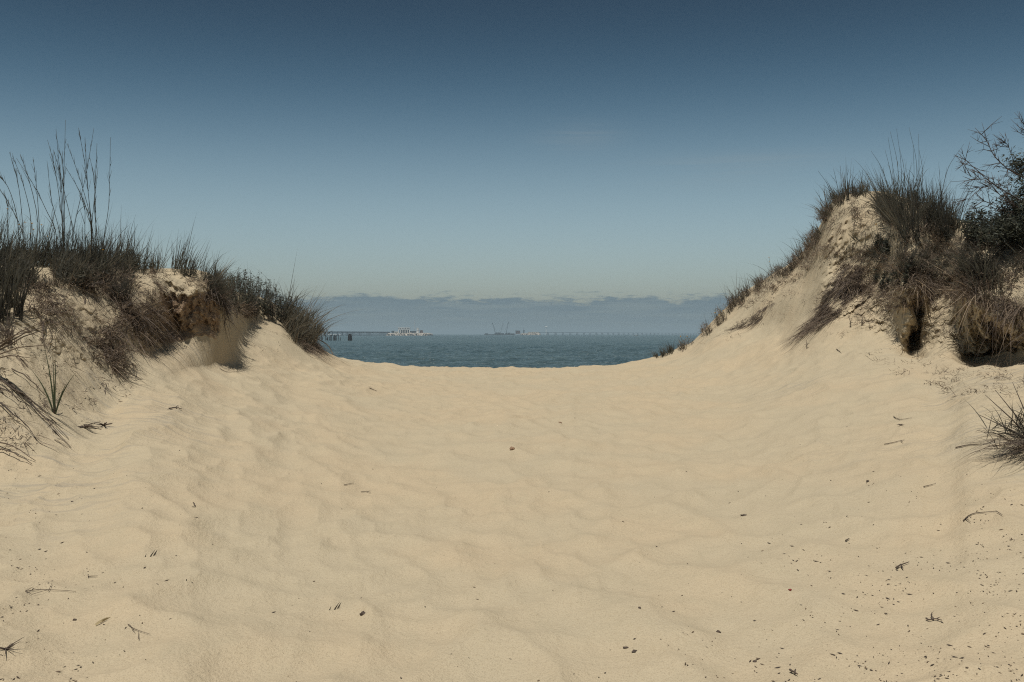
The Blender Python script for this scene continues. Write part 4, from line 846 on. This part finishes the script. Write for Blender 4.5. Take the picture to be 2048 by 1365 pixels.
def trestle(label, px0, d0, px1, d1, top, step, mat, width=9.0, pile_r=.75):
    A_, B_ = sea_at(px0, d0), sea_at(px1, d1); root = empty('trestle_bridge', A_); tag(root, label, 'bridge'); v = B_ - A_; L = np.linalg.norm(v); u = v / L; rz_ = math.atan2(u[1], u[0])
    deck = MB(); deck.box((A_ + B_) / 2 + UP * (top - .6), (L, width, 1.2), rz_); kid(deck, 'deck', M[mat], root)
    nv = np.array([-u[1], u[0], 0]); rail = MB()
    for s_ in (-1, 1): rail.box((A_ + B_) / 2 + nv * s_ * (width / 2 - .3) + UP * (top + .45), (L, .35, .85), rz_)
    kid(rail, 'parapet', M[mat], root)
    b = MB(); b.box(np.array([0, 0, top - 1.75]), (1.6, width * .95, 1.1), rz_)
    for k in (-.4, 0, .4): b.tube(np.array([nv * width * k + UP * -3, nv * width * k + UP * (top - 1.3)]), pile_r, 8)
    me = mesh('pile_bent', np.concatenate(b.v), b.f, M[mat], False)
    for i in range(int(L // step) + 1): o = link('pile_bent', me, root); o.location = u * min(L, i * step + step / 2)
    return root
trestle('long dark trestle bridge running from the left tussock out to the near island', 540, 2500, 778, 3250, 11.6, 17, 'concrete', 9, .8)
trestle('far pale trestle bridge fading along the horizon right of the cranes', 1070, 4650, 1450, 9800, 12.5, 120, 'farconc', 10, 1.1)
def island(label, px0, px1, d, h, depth=160):
    A_, B_ = sea_at(px0, d), sea_at(px1, d); n = 56; L = B_[0] - A_[0]; mb = MB(); u = np.linspace(0, 1, n); rows = []
    prof = [(-.5, -2.5), (-.44, .6), (-.40, h * .6), (-.34, h), (0, h * .96), (.34, h), (.45, .5), (.5, -2.5)]
    for k, (w_, z_) in enumerate(prof):
        taper = np.minimum(1, np.minimum(u, 1 - u) * 9) ** .5; rag = 1 + .12 * rng.normal(0, 1, n) * (abs(w_) > .3)
        rows.append(np.stack([A_[0] + L * u, A_[1] + depth * w_ * taper * rag, SEA + np.where(z_ > 0, z_ * (.35 + .65 * taper) * (1 + .10 * rng.normal(0, 1, n)), z_)], 1))
    v = np.concatenate(rows); i = np.arange(len(prof) - 1)[:, None] * n + np.arange(n - 1)[None]; mb.add(v, [np.stack([i, i + 1, i + n + 1, i + n], -1).reshape(-1, 4)])
    o = mb.build('island', M['rock'], None, False); return tag(o, label, None, None, 'structure')
island('pale rock walled portal island at the end of the left trestle', 773, 866, 3250, 8.0)
island('pale rock walled island right of the crane barge', 1040, 1082, 4600, 9.0)
def building(label, px0, px1, d, z0, z1, mat, windows=0, roof=None, depth=14, name='building', extra=None):
    A_, B_ = sea_at(px0, d, z0), sea_at(px1, d, z0); c = (A_ + B_) / 2; w_ = B_[0] - A_[0]; root = empty(name, c); tag(root, label, name.replace('_', ' ').split()[-1])
    b = MB(); b.box(c + UP * (z1 - z0) / 2, (w_, depth, z1 - z0)); kid(b, 'wall', M[mat], root)
    r = MB(); r.box(c + UP * (z1 - z0 + .5), (w_ + 1.2, depth + 1.2, 1.0)); kid(r, 'roof', M[roof or mat], root)
    for i in range(windows): wd_ = MB(); wd_.box(c + np.array([(i + .5) / windows * w_ - w_ / 2, -depth / 2 - .05, (z1 - z0) * .55]), (w_ / windows * .5, .3, (z1 - z0) * .35)); kid(wd_, 'window', M['glass'], root)
    return root
# white gantry-like ventilation building: a deep slab carried on columns
d = 3240; A_, B_ = sea_at(797, d, 8), sea_at(820, d, 8); c = (A_ + B_) / 2; w_ = B_[0] - A_[0]; root = empty('ventilation_building', c); tag(root, 'large white flat roofed building raised on columns on the near island', 'building')
m_ = MB(); m_.box(c + UP * 14.6, (w_, 20, 5.4)); kid(m_, 'upper_storey', M['white'], root)
m_ = MB(); m_.box(c + UP * 17.8, (w_ + 1.6, 21.6, .8)); kid(m_, 'roof', M['white'], root)
for i in range(6): m_ = MB(); m_.box(c + np.array([(i / 5 - .5) * (w_ - 2), -8.5, 5.9]), (1.8, 1.8, 12)); kid(m_, 'column', M['white'], root)
m_ = MB(); m_.box(c + np.array([0, 3, 5.5]), (w_ * .8, 10, 11)); kid(m_, 'core_wall', M['steel'], root)
for i in range(7): m_ = MB(); m_.box(c + np.array([((i + .5) / 7 - .5) * w_, -10.1, 14.4]), (w_ / 7 * .55, .3, 2.2)); kid(m_, 'window', M['glass'], root)
building('tall pale tower block at the right of the near island', 833.5, 837.5, 3240, 8, 24, 'white', 2)
building('small low house right of the pale tower on the near island', 840, 845.5, 3240, 7.5, 16, 'brown', 2)
building('dark low shed at the left end of the near island', 783.5, 788, 3240, 7.5, 14.5, 'steel', 2)
building('long low grey hall under the white building on the near island', 806, 832, 3255, 7, 13.5, 'steel', 8)
building('cream single storey hut left of the white building', 789.5, 796, 3235, 7, 12, 'cream', 2)
p = sea_at(829, 3250, 7); m_ = MB(); m_.tube(np.array([p, p + UP * 42]), [.8, .35], 6)
for k in (12, 22, 32): m_.box(p + UP * k, (3.4, .5, .5))
re_origin(thing_from(m_, 'radio_mast', M['farconc'], 'thin pale mast rising between the hall and pale tower', 'mast', None, None, False), p)
building('red brown block with dark roof on the far island', 1031, 1040.5, 4600, 6, 20, 'brown', 3, 'steel', 16)
root = building('narrow dark tower with a spire on the far island', 1046.5, 1049, 4600, 8, 23, 'steel', 1, 'steel', 6, 'tower')
m_ = MB(); p = sea_at(1047.7, 4600, 24); m_.tube(np.array([p, p + UP * 13]), [1.0, .2], 6); kid(m_, 'spire', M['steel'], root)
building('low pale sheds along the right end of the far island', 1056, 1078, 4620, 7, 13, 'cream', 6)
# crane barge
d = 4500; A_, B_ = sea_at(968, d), sea_at(1031, d); c = (A_ + B_) / 2; root = empty('work_barge', c); tag(root, 'long low dark work barge carrying cranes left of the far island', 'barge'); w_ = B_[0] - A_[0]
m_ = MB(); v = np.array([[-.5, -9, 4], [.5, -9, 4], [.5, 9, 4], [-.5, 9, 4], [-.47, -8, -1], [.47, -8, -1], [.47, 8, -1], [-.47, 8, -1]]) * [w_, 1, 1] + c; m_.add(v, [np.array([[0, 1, 2, 3], [7, 6, 5, 4], [0, 4, 5, 1], [1, 5, 6, 2], [2, 6, 7, 3], [3, 7, 4, 0]])]); kid(m_, 'hull', M['hull'], root)
for px0, px1, h_ in ((970, 976, 8), (992, 1000, 12), (1001, 1008, 9), (1015, 1021, 11), (1022, 1029, 8)): m_ = MB(); e_ = sea_at(px0, d); g_ = sea_at(px1, d); m_.box((e_ + g_) / 2 + UP * (4 + (h_ - 4) / 2), (g_[0] - e_[0], 10, h_ - 4)); kid(m_, 'deck_house', M['steel'], root)
def crane(label, px, tip, d, z0=4.0, r=.7):
    b = sea_at(px, d, z0); root = empty('crane', b); tag(root, label, 'crane', 'cranes on the work barge'); t_ = at(tip[0], tip[1], d)
    m_ = MB(); m_.box(b + UP * 3.2, (9, 8, 4.5)); kid(m_, 'cab', M['steel'], root); m_ = MB(); m_.box(b + UP * .6, (10, 10, 1.2)); kid(m_, 'undercarriage', M['steel'], root)
    f_ = b + UP * 5; u_ = nrm(t_ - f_); s_ = nrm(np.cross(u_, [0, 1, 0])); bo = MB(); n = 10
    for k in (-1, 1):
        for j in (-1, 1): bo.tube(np.array([f_ + s_ * k * 1.1 + [0, j, 0], t_ + s_ * k * .4 + [0, j * .3, 0]]), r * .55, 4)
    for i in range(n):
        q0 = f_ + (t_ - f_) * i / n; q1 = f_ + (t_ - f_) * (i + 1) / n; bo.tube(np.array([q0 - s_, q1 + s_]), r * .35, 4); bo.tube(np.array([q0 + s_, q1 - s_]), r * .35, 4)
    kid(bo, 'boom', M['steel'], root); m_ = MB(); m_.tube(np.array([t_, b + UP * 7 + [9 if tip[0] < px else -9, 0, 0]]), .22, 4); m_.tube(np.array([t_, t_ - UP * 16]), .18, 4); kid(m_, 'cable', M['steel'], root); return root
crane('left crane on the barge, its boom leaning left', 991, (984.5, 645.5), 4500); crane('right crane on the barge, its boom leaning right', 1012.5, (1017, 644), 4500); crane('faint thin crane between the two larger barge cranes', 1001, (1006.5, 646), 4560, 4, .35)
# water tower far behind
p = sea_at(1092.5, 9000); root = empty('water_tower', p); tag(root, 'very faint pale water tower above the start of the far bridge', 'tower')
m_ = MB(); m_.tube(np.array([p, p + UP * 62]), [7, 5], 10); kid(m_, 'shaft', M['white'], root); m_ = MB(); th_ = np.linspace(-1, 1, 7); m_.tube(np.array([p + UP * (68 + 9 * k) for k in th_]), np.sqrt(np.maximum(.02, 1 - th_ ** 2)) * 12, 12); kid(m_, 'tank', M['white'], root, True)
# boat
d = 2600; p = sea_at(1272, d); root = empty('motor_boat', p); tag(root, 'small white motor boat alone on the water before the far bridge', 'boat')
m_ = MB(); xs = np.linspace(-7, 7, 9); wv = 1.7 * np.sqrt(np.maximum(0.05, 1 - (np.maximum(xs, 0) / 7.3) ** 2)); v = np.concatenate([np.stack([xs, -wv, np.full(9, 1.5) + .05 * np.maximum(xs, 0)], 1), np.stack([xs, wv, np.full(9, 1.5) + .05 * np.maximum(xs, 0)], 1), np.stack([xs * .94, wv * 0, np.full(9, -.5)], 1)]) * [-1, 1, 1] + p
i = np.arange(8); m_.add(v, [np.stack([i, i + 1, i + 19, i + 18], 1), np.stack([i + 10, i + 9, i + 18, i + 19], 1), np.stack([i, i + 9, i + 10, i + 1], 1)]); kid(m_, 'hull', M['white'], root)
m_ = MB(); m_.box(p + np.array([.8, 0, 2.4]), (3.4, 2.2, 1.9)); kid(m_, 'cabin', M['white'], root); m_ = MB(); m_.box(p + np.array([.8, -1.15, 2.6]), (2.6, .12, .8)); kid(m_, 'window', M['glass'], root); m_ = MB(); m_.box(p + np.array([3.6, 0, 1.9]), (1.6, 1.4, .9)); kid(m_, 'engine_box', M['steel'], root)
# ruined timber pier and dolphin
def ruined_pier(label, spec, d):
    p = sea_at(spec[0][0], d); root = empty('ruined_pier', p); tag(root, label, 'pier')
    for px, h_ in spec:
        for dd in (0, rng.uniform(2, 5)):
            q = sea_at(px + rng.normal(0, .3), d + dd); m_ = MB(); m_.tube(np.array([q - UP * 2, q + UP * h_ * .6, q + UP * h_ + [rng.normal(0, .1), 0, 0]]), [.24, .22, .19], 7); kid(m_, 'pile', M['pile'], root)
    return root
ruined_pier('broken row of old timber piles in the water beside the left tussock', [(x, rng.uniform(2.2, 4.2)) for x in (630, 633, 636, 640, 643, 645, 652, 654)], 790)
r_ = ruined_pier('old timber pile row with pale tops left of the pile dolphin', [(x, rng.uniform(2.6, 4.6)) for x in (656, 658.5, 661, 663.5, 667, 669, 671, 673, 676.5, 680.5)], 780)
for x in (658, 662, 668, 672, 680): m_ = MB(); q = sea_at(x, 780, 4.6); m_.box(q, (.9, .9, .5)); kid(m_, 'bird_droppings_cap', M['white'], r_)
p = sea_at(700, 775); root = empty('pile_dolphin', p); tag(root, 'dark clustered pile dolphin standing alone right of the old piles', 'piling')
for k in range(9):
    a = k * 2 * np.pi / 8; o_ = np.array([math.cos(a), math.sin(a), 0]) * (1.15 if k < 8 else 0); m_ = MB(); m_.tube(np.array([p + o_ * 1.5 - UP * 2, p + o_ + UP * rng.uniform(3.6, 4.4), p + o_ * .8 + UP * rng.uniform(4.4, 5.6)]), [.34, .32, .28], 7); kid(m_, 'pile', M['pile'], root)

# ================================================================== haze over the bay
hz = MB(); hz.box((0, 31000, 31), (136000, 66000, 78)); hm = bpy.data.materials.new('haze_air'); hm.use_nodes = True; ht = NT(hm.node_tree); ht.n.clear()
ho = ht.node('ShaderNodeOutputMaterial'); pv = ht.node('ShaderNodeVolumePrincipled'); pv.inputs['Color'].default_value = (.62, .80, .92, 1); pv.inputs['Density'].default_value = 0.00013; ht.l.new(pv.outputs[0], ho.inputs['Volume'])
hz = hz.build('haze', hm); tag(hz, 'thin pale sea haze over the bay', None, None, 'stuff')
